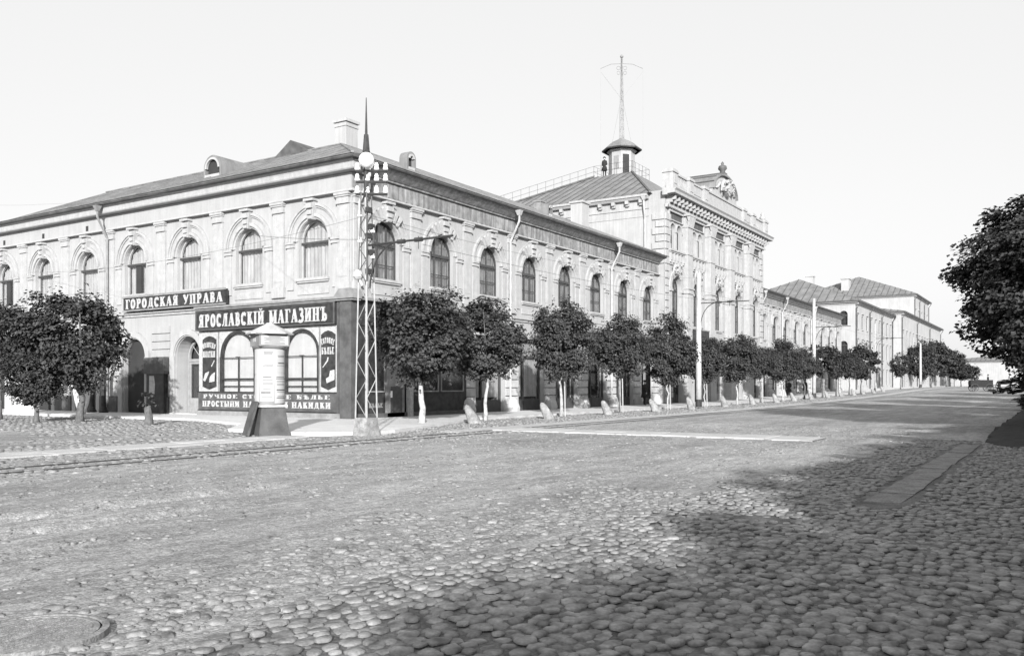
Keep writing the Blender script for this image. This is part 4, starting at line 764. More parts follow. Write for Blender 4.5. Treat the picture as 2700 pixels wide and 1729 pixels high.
# ------------------------------------------------------------------ lettering (slab-serif poster capitals)
T, t_ = .20, .085
def V(x, a=0, c=1, s0=1, s1=1):
    o = [([(x, a), (x, c)], T)]
    if s0: o.append(([(x-.19, a+.035), (x+.19, a+.035)], .07))
    if s1: o.append(([(x-.19, c-.035), (x+.19, c-.035)], .07))
    return o
def arc(cx, cy, rx, ry, a0, a1, w_=.17, n=9): return [([(cx+rx*math.cos(R(a0+(a1-a0)*i/n)), cy+ry*math.sin(R(a0+(a1-a0)*i/n))) for i in range(n+1)], w_)]
def Ln(*p, w_=T): return [(list(p), w_)]
GL = {
 'Г': (.58, V(.2)+Ln((.2, .96), (.56, .96), w_=.08)+Ln((.54, .96), (.54, .74), w_=.07)),
 'О': (.64, arc(.32, .5, .2, .42, 0, 360, .17, 16)),
 'Р': (.62, V(.2)+arc(.28, .73, .22, .23, 90, -90, .14)),
 'Д': (.72, Ln((.2, .12), (.32, .96), w_=.1)+Ln((.5, .1), (.5, .96))+Ln((.04, .1), (.7, .1), w_=.09)+Ln((.07, .1), (.07, -.1), w_=.07)+Ln((.66, .1), (.66, -.1), w_=.07)+Ln((.3, .96), (.6, .96), w_=.08)),
 'С': (.6, arc(.33, .5, .21, .42, 42, 318, .17, 14)+Ln((.52, .9), (.52, .68), w_=.06)),
 'К': (.68, V(.2)+Ln((.26, .48), (.5, .95), w_=.09)+Ln((.32, .58), (.58, .04), w_=.16)+Ln((.42, .96), (.64, .96), w_=.07)+Ln((.46, .035), (.7, .035), w_=.07)),
 'А': (.68, Ln((.1, .03), (.33, .97), w_=.08)+Ln((.33, .97), (.55, .03), w_=.19)+Ln((.17, .3), (.48, .3), w_=.07)+Ln((.0, .035), (.22, .035), w_=.07)+Ln((.4, .035), (.7, .035), w_=.07)),
 'Я': (.66, V(.46)+arc(.38, .73, .22, .23, 90, 270, .14)+Ln((.34, .5), (.12, .04), w_=.15)+Ln((.0, .035), (.22, .035), w_=.07)),
 'У': (.64, Ln((.1, .96), (.36, .38), w_=.18)+Ln((.55, .96), (.32, .22), (.18, .06), w_=.09)+Ln((.0, .96), (.24, .96), w_=.07)+Ln((.44, .96), (.66, .96), w_=.07)),
 'П': (.7, V(.18)+V(.54)+Ln((.1, .955), (.6, .955), w_=.09)),
 'В': (.62, V(.2)+arc(.26, .74, .2, .22, 90, -90, .13)+arc(.26, .27, .24, .235, 90, -90, .14)),
 'Л': (.68, V(.5)+Ln((.3, .96), (.2, .15), (.06, .05), w_=.1)+Ln((.24, .955), (.56, .955), w_=.08)),
 'I': (.36, V(.18)),
 'Й': (.7, V(.18)+V(.54)+Ln((.2, .1), (.52, .9), w_=.09)+Ln((.22, 1.16), (.36, 1.08), (.5, 1.16), w_=.07)),
 'И': (.7, V(.18)+V(.54)+Ln((.2, .1), (.52, .9), w_=.09)),
 'М': (.84, V(.15)+V(.68)+Ln((.15, .95), (.41, .1), w_=.15)+Ln((.41, .1), (.66, .95), w_=.07)),
 'З': (.56, arc(.24, .74, .2, .21, 130, -90, .15)+arc(.24, .27, .23, .24, 90, -140, .16)),
 'Н': (.72, V(.18)+V(.56)+Ln((.2, .5), (.54, .5), w_=.09)),
 'Ъ': (.72, V(.3)+arc(.38, .26, .22, .22, 90, -90, .14)+Ln((.04, .955), (.3, .955), w_=.08)+Ln((.05, .95), (.05, .76), w_=.06)),
 'Ь': (.6, V(.2)+arc(.28, .26, .22, .22, 90, -90, .14)),
 'Ѣ': (.7, V(.3, 0, 1.0)+arc(.38, .26, .22, .22, 90, -90, .14)+Ln((.04, .72), (.56, .72), w_=.08)),
 'Ы': (.84, V(.18)+arc(.26, .26, .18, .22, 90, -90, .13)+V(.68)),
 'Т': (.62, V(.31)+Ln((.03, .955), (.59, .955), w_=.08)+Ln((.05, .95), (.05, .74), w_=.06)+Ln((.57, .95), (.57, .74), w_=.06)),
 'Е': (.58, V(.2)+Ln((.2, .96), (.54, .96), w_=.08)+Ln((.2, .04), (.56, .04), w_=.08)+Ln((.2, .5), (.44, .5), w_=.08)+Ln((.53, .95), (.53, .76), w_=.06)+Ln((.54, .05), (.54, .26), w_=.06)),
 'Ч': (.66, V(.5)+Ln((.14, .96), (.16, .58), (.3, .46), (.48, .5), w_=.12)+Ln((.02, .96), (.28, .96), w_=.07)),
 'Б': (.62, V(.2)+arc(.28, .28, .22, .24, 90, -90, .15)+Ln((.2, .96), (.54, .96), w_=.08)+Ln((.52, .95), (.52, .76), w_=.06)),
 ' ': (.42, []),
}
def letters(parent, text, u0, u1, z, h, y, m='letter', name='letter', dep=.02, arch=0):
    adv = sum(GL[c][0]+.09 for c in text)-.09; sx = (u1-u0)/adv; x = u0; cache = {}
    for c in text:
        gw, st = GL[c]
        if st:
            if c not in cache:
                b = MB(); k = 0
                for pts, ww in st:
                    P_ = [Vector((p[0]*sx, p[1]*h)) for p in pts]; 
                    for i in range(len(P_)-1):
                        p, q = P_[i], P_[i+1]; d = (q-p); L_ = d.length; d = d.normalized(); nn = Vector((-d.y, d.x))
                        vert = abs(d.y) > abs(d.x); hw = ww*(abs(nn.x)*sx+abs(nn.y)*h)*.5
                        e = d*min(.01, L_*.1) if len(P_) > 2 else Vector((0, 0)); k += 1
                        a_, b_, c_, d_ = p-e-nn*hw, q+e-nn*hw, q+e+nn*hw, p-e+nn*hw
                        b.prism([(v.x, v.y) for v in (a_, b_, c_, d_)], -dep-.0005*(k % 9), 0)
                cache[c] = b.mesh(name, m)
            tt = ((x+gw*sx/2)-(u0+u1)/2)/((u1-u0)/2)
            o = ob(name, cache[c], parent, (x, y, z-arch*tt*tt)); 
            if arch: o.rotation_euler = (0, R(-0+22*tt), 0)
        x += (gw+.09)*sx
    return
# ---- sign of the town office --------------------------------------------------
sg = thing('wall_sign', 'long dark board on the wall reading ГОРОДСКАЯ УПРАВА in pale capitals', 'sign', (CX, CY, 0), R(-90))
b = MB(); b.box(-16.15, -7.9, -.36, -.19, 5.52, 6.25); bd = ob('board', b.mesh('board', 'dark'), sg)
b = MB(); b.box(-16.2, -7.85, -.42, -.361, 6.19, 6.29); ob('board_frame', b.mesh('board_frame', 'midgrey'), sg); b = MB(); b.box(-16.2, -7.85, -.42, -.361, 5.48, 5.55); ob('board_frame', b.mesh('board_frame', 'midgrey'), sg)
letters(sg, 'ГОРОДСКАЯ УПРАВА', -15.95, -8.1, 5.62, .5, -.365)
# ---- corner shopfront -----------------------------------------------------------
sf = thing('shopfront', 'corner shopfront of painted boards with two arched show windows under the big sign', 'shopfront', (CX, CY, 0), R(-90))
YF = -.3; wins = [(-7.05, 2.4, 1.25, 2.93, 1), (-2.75, 2.1, 1.25, 3.02, 1)]
b = MB(); wall(b, -9.95, -.5, 1.23, 4.22, wins, D=.2, n=18); b.quad((-9.95, 0, 0), (-9.95, .3, 0), (-9.95, .3, 4.2), (-9.95, 0, 4.2)); ob('casing', b.mesh('casing', 'letter'), sf, (0, YF, 0)) if False else None
me = b.mesh('casing', 'letter'); o = ob('casing', me, sf, (0, 0, 0)); me.transform(Matrix.Translation((0, YF, 0)))
for (u, w_, zs, zp, a_) in wins:
    r = w_/2; b = MB(); b.ring(0, zp, r-.07, r+.05, YF-.05, YF+.1, n=20); b.box(-r-.09, -r+.06, YF-.05, YF+.1, zs, zp); b.box(r-.06, r+.05, YF-.05, YF+.1, zs, zp)
    b.box(-r+.06, r-.06, YF-.02, YF+.06, 1.82, 1.9); b.box(-r+.06, r-.06, YF, YF+.06, 1.5, 1.54); b.box(-r+.06, r-.06, YF, YF+.06, 2.87, 2.9); b.box(-.025, .025, YF+.001, YF+.055, zs, 1.5); b.box(-.02, .02, YF+.001, YF+.055, 1.54, 1.82); b.box(-.02, .02, YF+.001, YF+.055, 1.9, 2.87); b.box(-.16, .16, YF-.03, YF, 2.9, 2.93)
    f = ob('show_window', b.mesh('show_window', 'dark'), sf, (u, 0, 0))
    b = MB(); b.prism(arch_poly(w_-.04, zs, zp, 18), YF+.07, YF+.08); ob('pane', b.mesh('pane', 'glass'), f)
    b = MB(); b.prism(arch_poly(w_-.02, zs, zp, 18), YF+.16, YF+.18); ob('blind', b.mesh('blind', 'blind'), f)
for x in (-9.0+.55, -5.6, -4.1, -1.62):
    b = MB(); b.box(-.03, .03, YF-.04, YF-.002, 1.25, 4.15); ob('moulding', b.mesh('moulding', 'midgrey'), sf, (x, 0, 0))
b = MB(); b.box(-9.93, -.52, YF-.06, YF+.02, .38, 1.2); dp = ob('lettered_panel', b.mesh('lettered_panel', 'darkgrey'), sf)
b = MB(); b.box(-9.96, -.5, YF-.09, YF+.02, 1.2, 1.26); b.box(-9.96, -.5, YF-.08, YF+.02, .32, .375); ob('panel_rail', b.mesh('panel_rail', 'dark'), sf)
b = MB(); b.box(-9.96, -.3, YF-.14, YF+.02, .0, .315); ob('plinth', b.mesh('plinth', 'midgrey'), sf)
letters(dp, 'РУЧНОЕ СТОЛОВОЕ БѢЛЬЕ', -9.55, -.95, .93, .19, YF-.062); letters(dp, 'ПРОСТЫНИ НАВОЛОЧКИ НАКИДКИ', -9.6, -.9, .52, .28, YF-.062)
for (a, c, w1, w2, kind) in ((-9.62, -8.62, 'ПОЛОТНО', 'ПЛАТКИ', 0), (-1.5, -.66, 'ГОТОВОЕ', 'БѢЛЬЕ', 1)):
    m_ = (a+c)/2; r = (c-a)/2; b = MB(); b.prism([(a, 1.5), (m_, 1.36), (c, 1.5), (c, 3.8), (m_+r*.5, 3.93), (m_, 3.98), (m_-r*.5, 3.93), (a, 3.8)], YF-.05, YF-.003); pn = ob('poster_panel', b.mesh('poster_panel', 'dark'), sf)
    letters(pn, w1, a+.06, c-.06, 3.42, .26, YF-.052, arch=.10); letters(pn, w2, a+.04, c-.04, 2.93, .31, YF-.052)
    b = MB()
    if kind: b.prism([(a+.35, 1.65), (c-.02, 1.8), (c-.02, 2.25), (a+.55, 2.2), (a+.5, 1.95), (a+.3, 1.85)], YF-.056, YF-.05); b.prism([(a+.08, 2.35), (a+.14, 2.35), (a+.42, 2.62), (a+.48, 2.8), (a+.40, 2.8), (a+.36, 2.66)], YF-.056, YF-.05)
    else: b.prism([(a+.05, 1.8), (a+.2, 2.15), (a+.5, 2.25), (a+.45, 2.1), (a+.2, 1.75)], YF-.056, YF-.05); b.prism([(a+.5, 1.7), (c-.1, 1.75), (c-.06, 2.2), (c-.3, 2.1), (a+.55, 1.95)], YF-.058, YF-.05); b.prism([(c-.35, 2.5), (c-.3, 2.47), (c-.08, 2.75), (c-.12, 2.8)], YF-.056, YF-.05)
    ob('painted_goods', b.mesh('painted_goods', 'letter'), pn)
# corner post, right-hand side of the shopfront
b = MB(); b.box(-.50, -.38, YF-.1, YF+.2, 0, 5.3); b.box(-.38, -.33, YF-.06, YF+.2, 0, 5.3); b.box(-.33, .36, YF-.11, YF+.25, 0, 5.3); ob('corner_post', b.mesh('corner_post', 'darkgrey'), sf)
b = MB(); b.box(-9.98, .62, -.60, .0, 5.32, 5.42); b.box(-9.98, .55, -.52, .0, 5.24, 5.317); b.prism([(-.5, 5.42), (.62, 5.42), (.45, 5.75), (-.2, 5.75)], -.6, .2); ob('cornice', b.mesh('cornice', 'midgrey'), sf)
sr = thing('side_shopfront', 'dark panelled shopfront along the street side of the corner, behind the first trees', 'shopfront', (CX, CY, 0))
b = MB(); b.box(.2, 8.35, -.26, -.005, 4.2, 5.3); ob('fascia', b.mesh('fascia', 'dark'), sr); b = MB(); b.box(-.2, 8.4, -.5, -.005, 5.302, 5.42); ob('cornice', b.mesh('cornice', 'midgrey'), sr)
b = MB(); b.box(.2, 8.35, -.2, -.005, .3, 4.2); ob('casing', b.mesh('casing', 'dark'), sr)
b = MB(); b.box(.2, 8.35, -.34, -.005, 0, .298); ob('plinth', b.mesh('plinth', 'darkgrey'), sr)
for a, c in ((.8, 1.9), (3.9, 5.9), (6.2, 8.0)):
    b = MB(); b.box(a, c, -.235, -.225, 1.3, 4.0); p = ob('pane', b.mesh('pane', 'glass'), sr); b = MB(); b.box(a-.06, a, -.26, -.2, 1.25, 4.05); b.box(c, c+.06, -.26, -.2, 1.25, 4.05); b.box(a, c, -.26, -.2, 4.0, 4.05); b.box(a, c, -.26, -.2, 1.24, 1.3); ob('frame', b.mesh('frame', 'midgrey'), p)
b = MB(); b.prism([(-.6, .1), (.6, .1), (.6, 2.2), (.45, 2.42), (0, 2.5), (-.45, 2.42), (-.6, 2.2)], -.34, -.2); dr = ob('door', b.mesh('door', 'midgrey'), sr, (2.6, 0, 0)); b = MB(); b.box(-.4, .4, -.36, -.341, .3, 1.5); ob('lower_panel', b.mesh('lower_panel', 'darkgrey'), dr); b = MB(); b.box(-.42, -.36, -.43, -.36, 1.0, 1.3); ob('handle', b.mesh('handle', 'white'), dr)
b = MB(); b.box(3.42, 3.66, -.5, -.26, .1, 2.65); ob('white_post', b.mesh('white_post', 'letter'), sr)
letters(sr, 'БѢЛЬЕ', .9, 1.8, .55, .2, -.2, m='midgrey'); letters(sr, 'ПРИДАНОЕ', 4.1, 7.8, .6, .2, -.2, m='midgrey') if False else None
sh = thing('shop_sign', 'large dark shop board reading ЯРОСЛАВСКIЙ МАГАЗИНЪ in tall pale slab capitals', 'sign', (CX, CY, 0), R(-90))
b = MB(); b.box(-9.95, -.52, -.5, -.05, 4.24, 5.235); ob('board', b.mesh('board', 'dark'), sh)
for x0, x1, z0, z1 in ((-9.95, -.52, 5.17, 5.23), (-9.95, -.52, 4.245, 4.29), (-9.95, -9.87, 4.29, 5.17), (-.6, -.52, 4.29, 5.17)):
    b = MB(); b.box(x0, x1, -.53, -.501, z0, z1); ob('board_frame', b.mesh('board_frame', 'darkgrey'), sh)
letters(sh, 'ЯРОСЛАВСКIЙ МАГАЗИНЪ', -9.7, -.95, 4.4, .62, -.502)
# dark sign boards farther along the street
for (x, y, z0, z1, x1, lab) in ((66.2, 24.9, 5.2, 6.1, 69.6, 'small dark sign board over the shops of the tall ornate building'), (45.2, 25.9, 4.45, 5.1, 60.6, 'long dark fascia board half hidden by the kerb trees'), (70.3, 24.9, 4.4, 5.1, 79.0, 'long dark awning board over the ground floor of the tall building')):
    t = thing('shop_board', lab, 'sign', (x, y, 0)); b = MB(); b.box(0, x1-x, -.1, .05, z0, z1); ob('board', b.mesh('board', 'dark'), t); b = MB(); b.box(-.04, x1-x+.04, -.14, -.101, z1-.06, z1+.03); ob('board_frame', b.mesh('board_frame', 'midgrey'), t)
    k = int((x1-x)/.42); bl = MB(); bl.box(-.05, .05, -.02, 0, 0, (z1-z0)*.5)
# things in front of the left facade
t = thing('notice_cabinet', 'tall dark notice cabinet with a small white bill, on the wall between two ground-floor arches', 'cabinet', (CX, CY, 0), R(-90))
b = MB(); b.box(-14.3, -12.6, -.42, -.12, 2.15, 3.0); ob('head_board', b.mesh('head_board', 'darkgrey'), t); b = MB(); b.box(-14.15, -12.7, -.36, -.12, .1, 2.147); ob('case', b.mesh('case', 'dark'), t)
b = MB(); b.prism([(-13.9, 1.15), (-13.45, 1.1), (-13.4, 1.6), (-13.5, 2.05), (-13.88, 2.05)], -.375, -.362); ob('bill', b.mesh('bill', 'letter'), t)
for i, (x, y) in enumerate(((26.9, 44.2), (26.95, 43.2))):
    t = thing('dark_post', ('slim dark post beside the left downpipe', 'stouter dark post just left of the black open archway')[i], 'post', (x, y, .1)); b = MB(); b.lathe([(.2, 0), (.17, .25), (.13, .3), (.12, 2.1), (.17, 2.16), (.17, 2.25), (.02, 2.35)], 10); ob('shaft', b.mesh('shaft', 'dark'), t); b = MB(); b.lathe([(.24, -.05), (.24, .12), (.2, .16)], 10); ob('foot', b.mesh('foot', 'dark'), t)
t = thing('white_booth', 'plain white box-like booth standing on the pavement behind the left trees', 'booth', (24.6, 47.1, .1))
b = MB(); b.box(-.5, .5, -.55, .55, 0, 2.05); ob('body', b.mesh('body', 'white'), t); b = MB(); b.box(-.56, .56, -.6, .6, 2.05, 2.13); ob('lid', b.mesh('lid', 'letter'), t); b = MB(); b.box(-.51, -.49, -.4, .0, .15, 1.8); ob('door', b.mesh('door', 'letter'), t)
t = thing('white_urn', 'white tapering stone planter with a flat lid behind the left tree trunk', 'planter', (24.8, 41.6, .1)); b = MB(); b.lathe([(.16, 0), (.3, .5), (.46, 1.35), (.42, 1.38)], 16); ob('bowl', b.mesh('bowl', 'white', True), t); b = MB(); b.lathe([(.5, 1.38), (.78, 1.42), (.78, 1.5), (.4, 1.56), (.05, 1.6)], 16); ob('lid', b.mesh('lid', 'white'), t)

# ---- advertising column ----------------------------------------------------------
ac = thing('advertising_column', 'round poster column with conical roof and flaring dark base on the corner pavement', 'column', (18.55, 20.85, 0), R(-24))
ph = R(22.5)
b = MB(); b.frustum(0, 0, -.02, .88, .98, .74); base = ob('base', b.mesh('base', 'darkgrey'), ac)
b = MB(); b.frustum(0, 0, .88, .95, .86, .86); ob('base_moulding', b.mesh('base_moulding', 'stone'), ac)
b = MB(); b.lathe([(.45, .95), (.45, 2.72)], 28); ob('drum', b.mesh('drum', 'poster', True), ac)
b = MB(); b.lathe([(.50, 2.70), (.54, 2.76)], 28); b.box(-.47, .47, -.47, .47, 2.76, 3.12); b.frustum(0, 0, 3.12, 3.16, 1.1, 1.1); ob('neck', b.mesh('neck', 'midgrey'), ac)
b = MB(); b.lathe([(.73, 3.14), (.74, 3.17), (.14, 3.46), (.11, 3.5)], 8, ph=ph); ob('roof', b.mesh('roof', 'stone'), ac)
# bills pasted round the drum
def bill(a0, a1, z0, z1, r, m='poster', name='poster'):
    b = MB(); n = 8; 
    for i in range(n+1):
        a = R(a0+(a1-a0)*i/n)
        for z in (z0, z1): b.v += [(r*math.cos(a), r*math.sin(a), z)]
    b.f = [(2*i, 2*i+2, 2*i+3, 2*i+1) for i in range(n)]
    return ob(name, b.mesh(name, m), ac)
rr = random.Random(4)
for a0, a1, z0, z1 in ((150, 215, 1.9, 2.68), (218, 272, 2.02, 2.66), (275, 330, 1.95, 2.6), (152, 210, 1.02, 1.86), (213, 268, 1.06, 1.95), (271, 335, 1.0, 1.9)):
    p = bill(a0, a1, z0, z1, .456); z = z1-.08
    while z > z0+.08:
        if rr.random() < .8:
            h = rr.choice([.012, .015, .02, .035]); q = a0+rr.uniform(4, 14); e = a1-rr.uniform(4, 14)
            if a0 > 205 and rr.random() < .8:
                o = bill(q, e, z-h, z, .4595, 'print', 'printed_line'); o.parent = p; o['kind'] = 'stuff'
        z -= rr.choice([.04, .05, .07, .09])
for (yy, xx, m_) in ((-.505, 0, 'poster'),):
    b = MB(); b.box(-.42, .42, -.485, -.472, 2.80, 3.09); pb = ob('neck_poster', b.mesh('neck_poster', 'poster'), ac)
    for i in range(7): b = MB(); wl = rr.uniform(.15, .33); b.box(-wl, wl, -.489, -.4855, 3.05-i*.035-.01, 3.05-i*.035); o = ob('printed_line', b.mesh('printed_line', 'print'), pb); o['kind'] = 'stuff'
b = MB(); b.box(-.485, -.472, -.1, .15, 2.9, 3.02); ob('neck_poster', b.mesh('neck_poster', 'poster'), ac)
b = MB(); b.prism([(-.03, 0), (.03, 0), (.03, 1.1), (-.03, 1.1)], -.28, .28); o = ob('leaning_board', b.mesh('leaning_board', 'darkgrey'), None, (17.85, 21.15, .0)); o.rotation_euler = (0, R(16), R(-24)); tag(o, 'dark board leaning against the base of the poster column', 'board')

# ---- lattice tram pole at the corner ------------------------------------------------
lp = thing('lattice_pole', 'tall iron lattice pole with white globe lamp, insulators and curved bracket at the street corner', 'pole', (20.06, 18.2, 0))
def lat(z0, z1, r0, r1, m, nm, n, th=.03):
    out_ = None
    def rad(z): return r0+(r1-r0)*(z-z0)/(z1-z0)
    for sx, sy in ((-1, -1), (1, -1), (1, 1), (-1, 1)):
        b = MB(); b.tube([(sx*r0, sy*r0, z0), (sx*r1, sy*r1, z1)], th, 4); ob(nm+'_leg', b.mesh(nm+'_leg', m), lp)
    b = MB()
    for k in range(n):
        za, zb = z0+(z1-z0)*k/n, z0+(z1-z0)*(k+1)/n; ra, rb = rad(za), rad(zb); s_ = 1 if k % 2 else -1
        for f_ in ((lambda r, s: (s*r, -r)), (lambda r, s: (-r, -s*r))):
            p, q = f_(ra, -s_), f_(rb, s_); b.tube([(p[0], p[1], za), (q[0], q[1], zb)], th*.5, 3)
    ob('lattice_bracing', b.mesh('lattice_bracing', m), lp)['kind'] = 'stuff'
lat(.55, 4.75, .235, .17, 'steel_w', 'lower', 7, .03); lat(4.75, 7.55, .17, .11, 'steel_d', 'upper', 8, .028)
b = MB(); b.frustum(0, 0, -.1, .55, .62, .5); ob('concrete_foot', b.mesh('concrete_foot', 'bollard'), lp)
b = MB(); b.tube([(0, 0, 4.8), (0, 0, 7.5)], .06, 8); ob('core_pipe', b.mesh('core_pipe', 'stone'), lp)
b = MB(); b.tube([(0, 0, 7.4), (0, 0, 8.9), (0, 0, 10.5)], [.08, .055, .012], 8); b.tube([(0, 0, 8.7), (0, 0, 9.35)], [.12, .07], 8); ob('top_spike', b.mesh('top_spike', 'steel_d'), lp)
b = MB(); b.lathe([(.01, -.24), (.13, -.2), (.21, -.11), (.24, 0), (.21, .12), (.12, .21), (.01, .25)], 20, cap=False); gl_ = ob('globe_lamp', b.mesh('globe_lamp', 'porcelain', True), lp, (-.16, -.15, 8.5)); b = MB(); b.lathe([(.1, .22), (.12, .27), (.04, .34)], 10); ob('lamp_cap', b.mesh('lamp_cap', 'steel_d'), gl_)
b = MB(); b.lathe([(.065, 0), (.075, .03), (.05, .1), (.06, .13), (.03, .19)], 10); ME_INS = b.mesh('insulator', 'porcelain', True)
for z in (8.22, 7.88, 7.5):
    b = MB(); b.tube([(-.32*RT.x, -.32*RT.y, 0), (.66*RT.x, .66*RT.y, 0)], .045, 6); c_ = ob('crossarm', b.mesh('crossarm', 'steel_d'), lp, (0, 0, z))
    for s_ in (-.28, .03, .32, .6): ob('insulator', ME_INS, c_, (s_*RT.x, s_*RT.y, .03), 0, (1.15, 1.15, 1.2))
for z, s_ in ((6.9, -1), (6.4, 1), (5.6, 1), (5.0, -1), (6.1, -1)):
    b = MB(); b.box(-.1, .1, -.22, -.1, 0, .16); ob('clamp', b.mesh('clamp', 'steel_d'), lp, (s_*.06, 0, z)); ob('insulator', ME_INS, lp, (s_*.2*RT.x, s_*.2*RT.y, z-.1))
b = MB(); b.lathe([(.1, 0), (.17, .08), (.15, .2), (.08, .3)], 8); ob('junction_box', b.mesh('junction_box', 'stone'), lp, (-.25*RT.x, -.25*RT.y, 4.85))
def bracket(root, zarm, L_, z0, m='steel_d'):
    b = MB(); b.tube([(0, -.1, zarm), (0, -L_, zarm)], .035, 6); a_ = ob('bracket_arm', b.mesh('bracket_arm', m), root)
    b = MB(); b.tube([(0, -.15-1.15*(1-math.cos(R(a))), z0+(zarm-z0)*math.sin(R(a))) for a in range(0, 91, 10)], .028, 5); ob('brace', b.mesh('brace', m), root)
    for y in (L_*.42, L_*.62): 
        b = MB(); b.tube([(0, -y-.14, 0), (0, -y+.14, 0)], .07, 6); b.tube([(0, -y, -.28), (0, -y, .1)], .02, 4); ob('insulator', b.mesh('insulator', m), a_, (0, 0, zarm))
    b = MB(); b.tube([(0, 0, zarm+.9), (0, -L_*.75, zarm+.04)], .006, 3); ob('stay_wire', b.mesh('stay_wire', m), root)
bracket(lp, 5.9, 3.35, 4.55, 'steel_d')
# plain wooden tram poles
for i, (x, y, ht, lab) in enumerate(((54.9, 20.3, 8.9, 'round pale wooden tram pole rising in front of the tall ornate building'), (86.3, 20.2, 9.7, 'round pale wooden tram pole before the farther arcade, beside the standing man'), (163, 20.3, 7.6, 'farthest and smallest wooden tram pole by the last kerb trees'), (119, 20.2, 8.8, 'slim wooden tram pole before the plain three-storey building'))):
    t = thing('tram_pole', lab, 'pole', (x, y, rz_(x)+.1), 0, 'wooden tram poles along the kerb')
    r = .20 if i != 3 else .09; b = MB(); b.lathe([(r, 0), (r*.95, ht*.3), (r*.7, ht)], 12); ob('shaft', b.mesh('shaft', 'wood', True), t)
    b = MB(); b.lathe([(r+.02, 0), (r+.015, .5)], 12); ob('tarred_foot', b.mesh('tarred_foot', 'dark'), t); bracket(t, 6.9, 3.4, 5.4)
def wire(pts, lab, r=.006, sag=.25, m='steel_d'):
    b = MB(); P_ = []
    for (p, q) in zip(pts[:-1], pts[1:]):
        for i in range(13):
            a = i/12; v = Vector(p).lerp(Vector(q), a); v.z -= sag*4*a*(1-a)*(Vector(q)-Vector(p)).length/35; P_.append(v)
    b.tube(P_, r, 4); tag(ob('overhead_wire', b.mesh('overhead_wire', m)), lab, 'wire')
wire([(20.06, 16.0, 5.75), (54.9, 17.8, 6.9), (86.3, 17.7, 7.1), (119, 17.8, 7.5)], 'trolley wire hung from the pole brackets along the street')
wire([(27.6, 52, 8.3), (20.3, 18.3, 6.9), (54.9, 20.3, 8.7)], 'thin wire from the left end of the corner building to the lattice pole and on', .005, .5)
wire([(22, 70, 15.5), (20.0, 18.3, 8.6)], 'faint telephone wire against the sky at the upper left', .004, 1.2, 'midgrey')
wire([(27.7, 33.5, 8.9), (20.1, 18.2, 6.1)], 'short wire slanting across the arched window nearest the corner', .007, .2)
# leaning kerb stones ------------------------------------------------------------------
b = MB(); b.v = []; 
def bol_mesh(seed):
    r_ = random.Random(seed); b = MB(); rings = [(.23, -.15), (.21, .2), (.15, .52), (.10, .7), (.03, .76)]
    for r, z in rings: b.v += [(r*(1+r_.uniform(-.1, .1))*math.cos(2*math.pi*i/9)+.0, r*(1+r_.uniform(-.1, .1))*.75*math.sin(2*math.pi*i/9), z) for i in range(9)]
    for k in range(len(rings)-1):
        for i in range(9): j = (i+1) % 9; b.f.append((k*9+i, k*9+j, (k+1)*9+j, (k+1)*9+i))
    b.f.append(tuple(36+i for i in range(9))); return b.mesh('bollard', 'bollard', True)
bm_ = [bol_mesh(s) for s in range(3)]
bx = [28.3, 34.3, 40.7, 46.8, 52.8, 58.8, 65.7, 72, 78.2, 84.5, 91, 97.5, 104, 110, 117, 124]
bl_ = ['between the first and second kerb trees', 'between the second and third kerb trees', 'between the third and fourth kerb trees', 'between the fourth and fifth kerb trees', 'just left of the first wooden tram pole', 'just right of the first wooden tram pole', 'under the seventh kerb tree', 'under the eighth kerb tree', 'near the ninth kerb tree', 'left of the standing man', 'in front of the standing man', 'right of the second wooden tram pole']
for i, x in enumerate(bx):
    lab = 'leaning pale kerb stone ' + bl_[i] if i < len(bl_) else 'tiny leaning pale kerb stone among the far kerb trees'
    o = ob('bollard', bm_[i % 3], None, (x+(.1 if i % 2 else 0), 19.9+random.uniform(-.1, .1), rz_(x)+.0), random.uniform(-.4, .4), (1.15, 1.15, 1.12)); o.rotation_euler = (0, 0, random.uniform(-.4, .4)); o.rotation_euler = (R(-6), R(-24+random.uniform(-5, 5)), R(-40)); tag(o, lab, 'bollard', 'leaning stone bollards along the kerb')

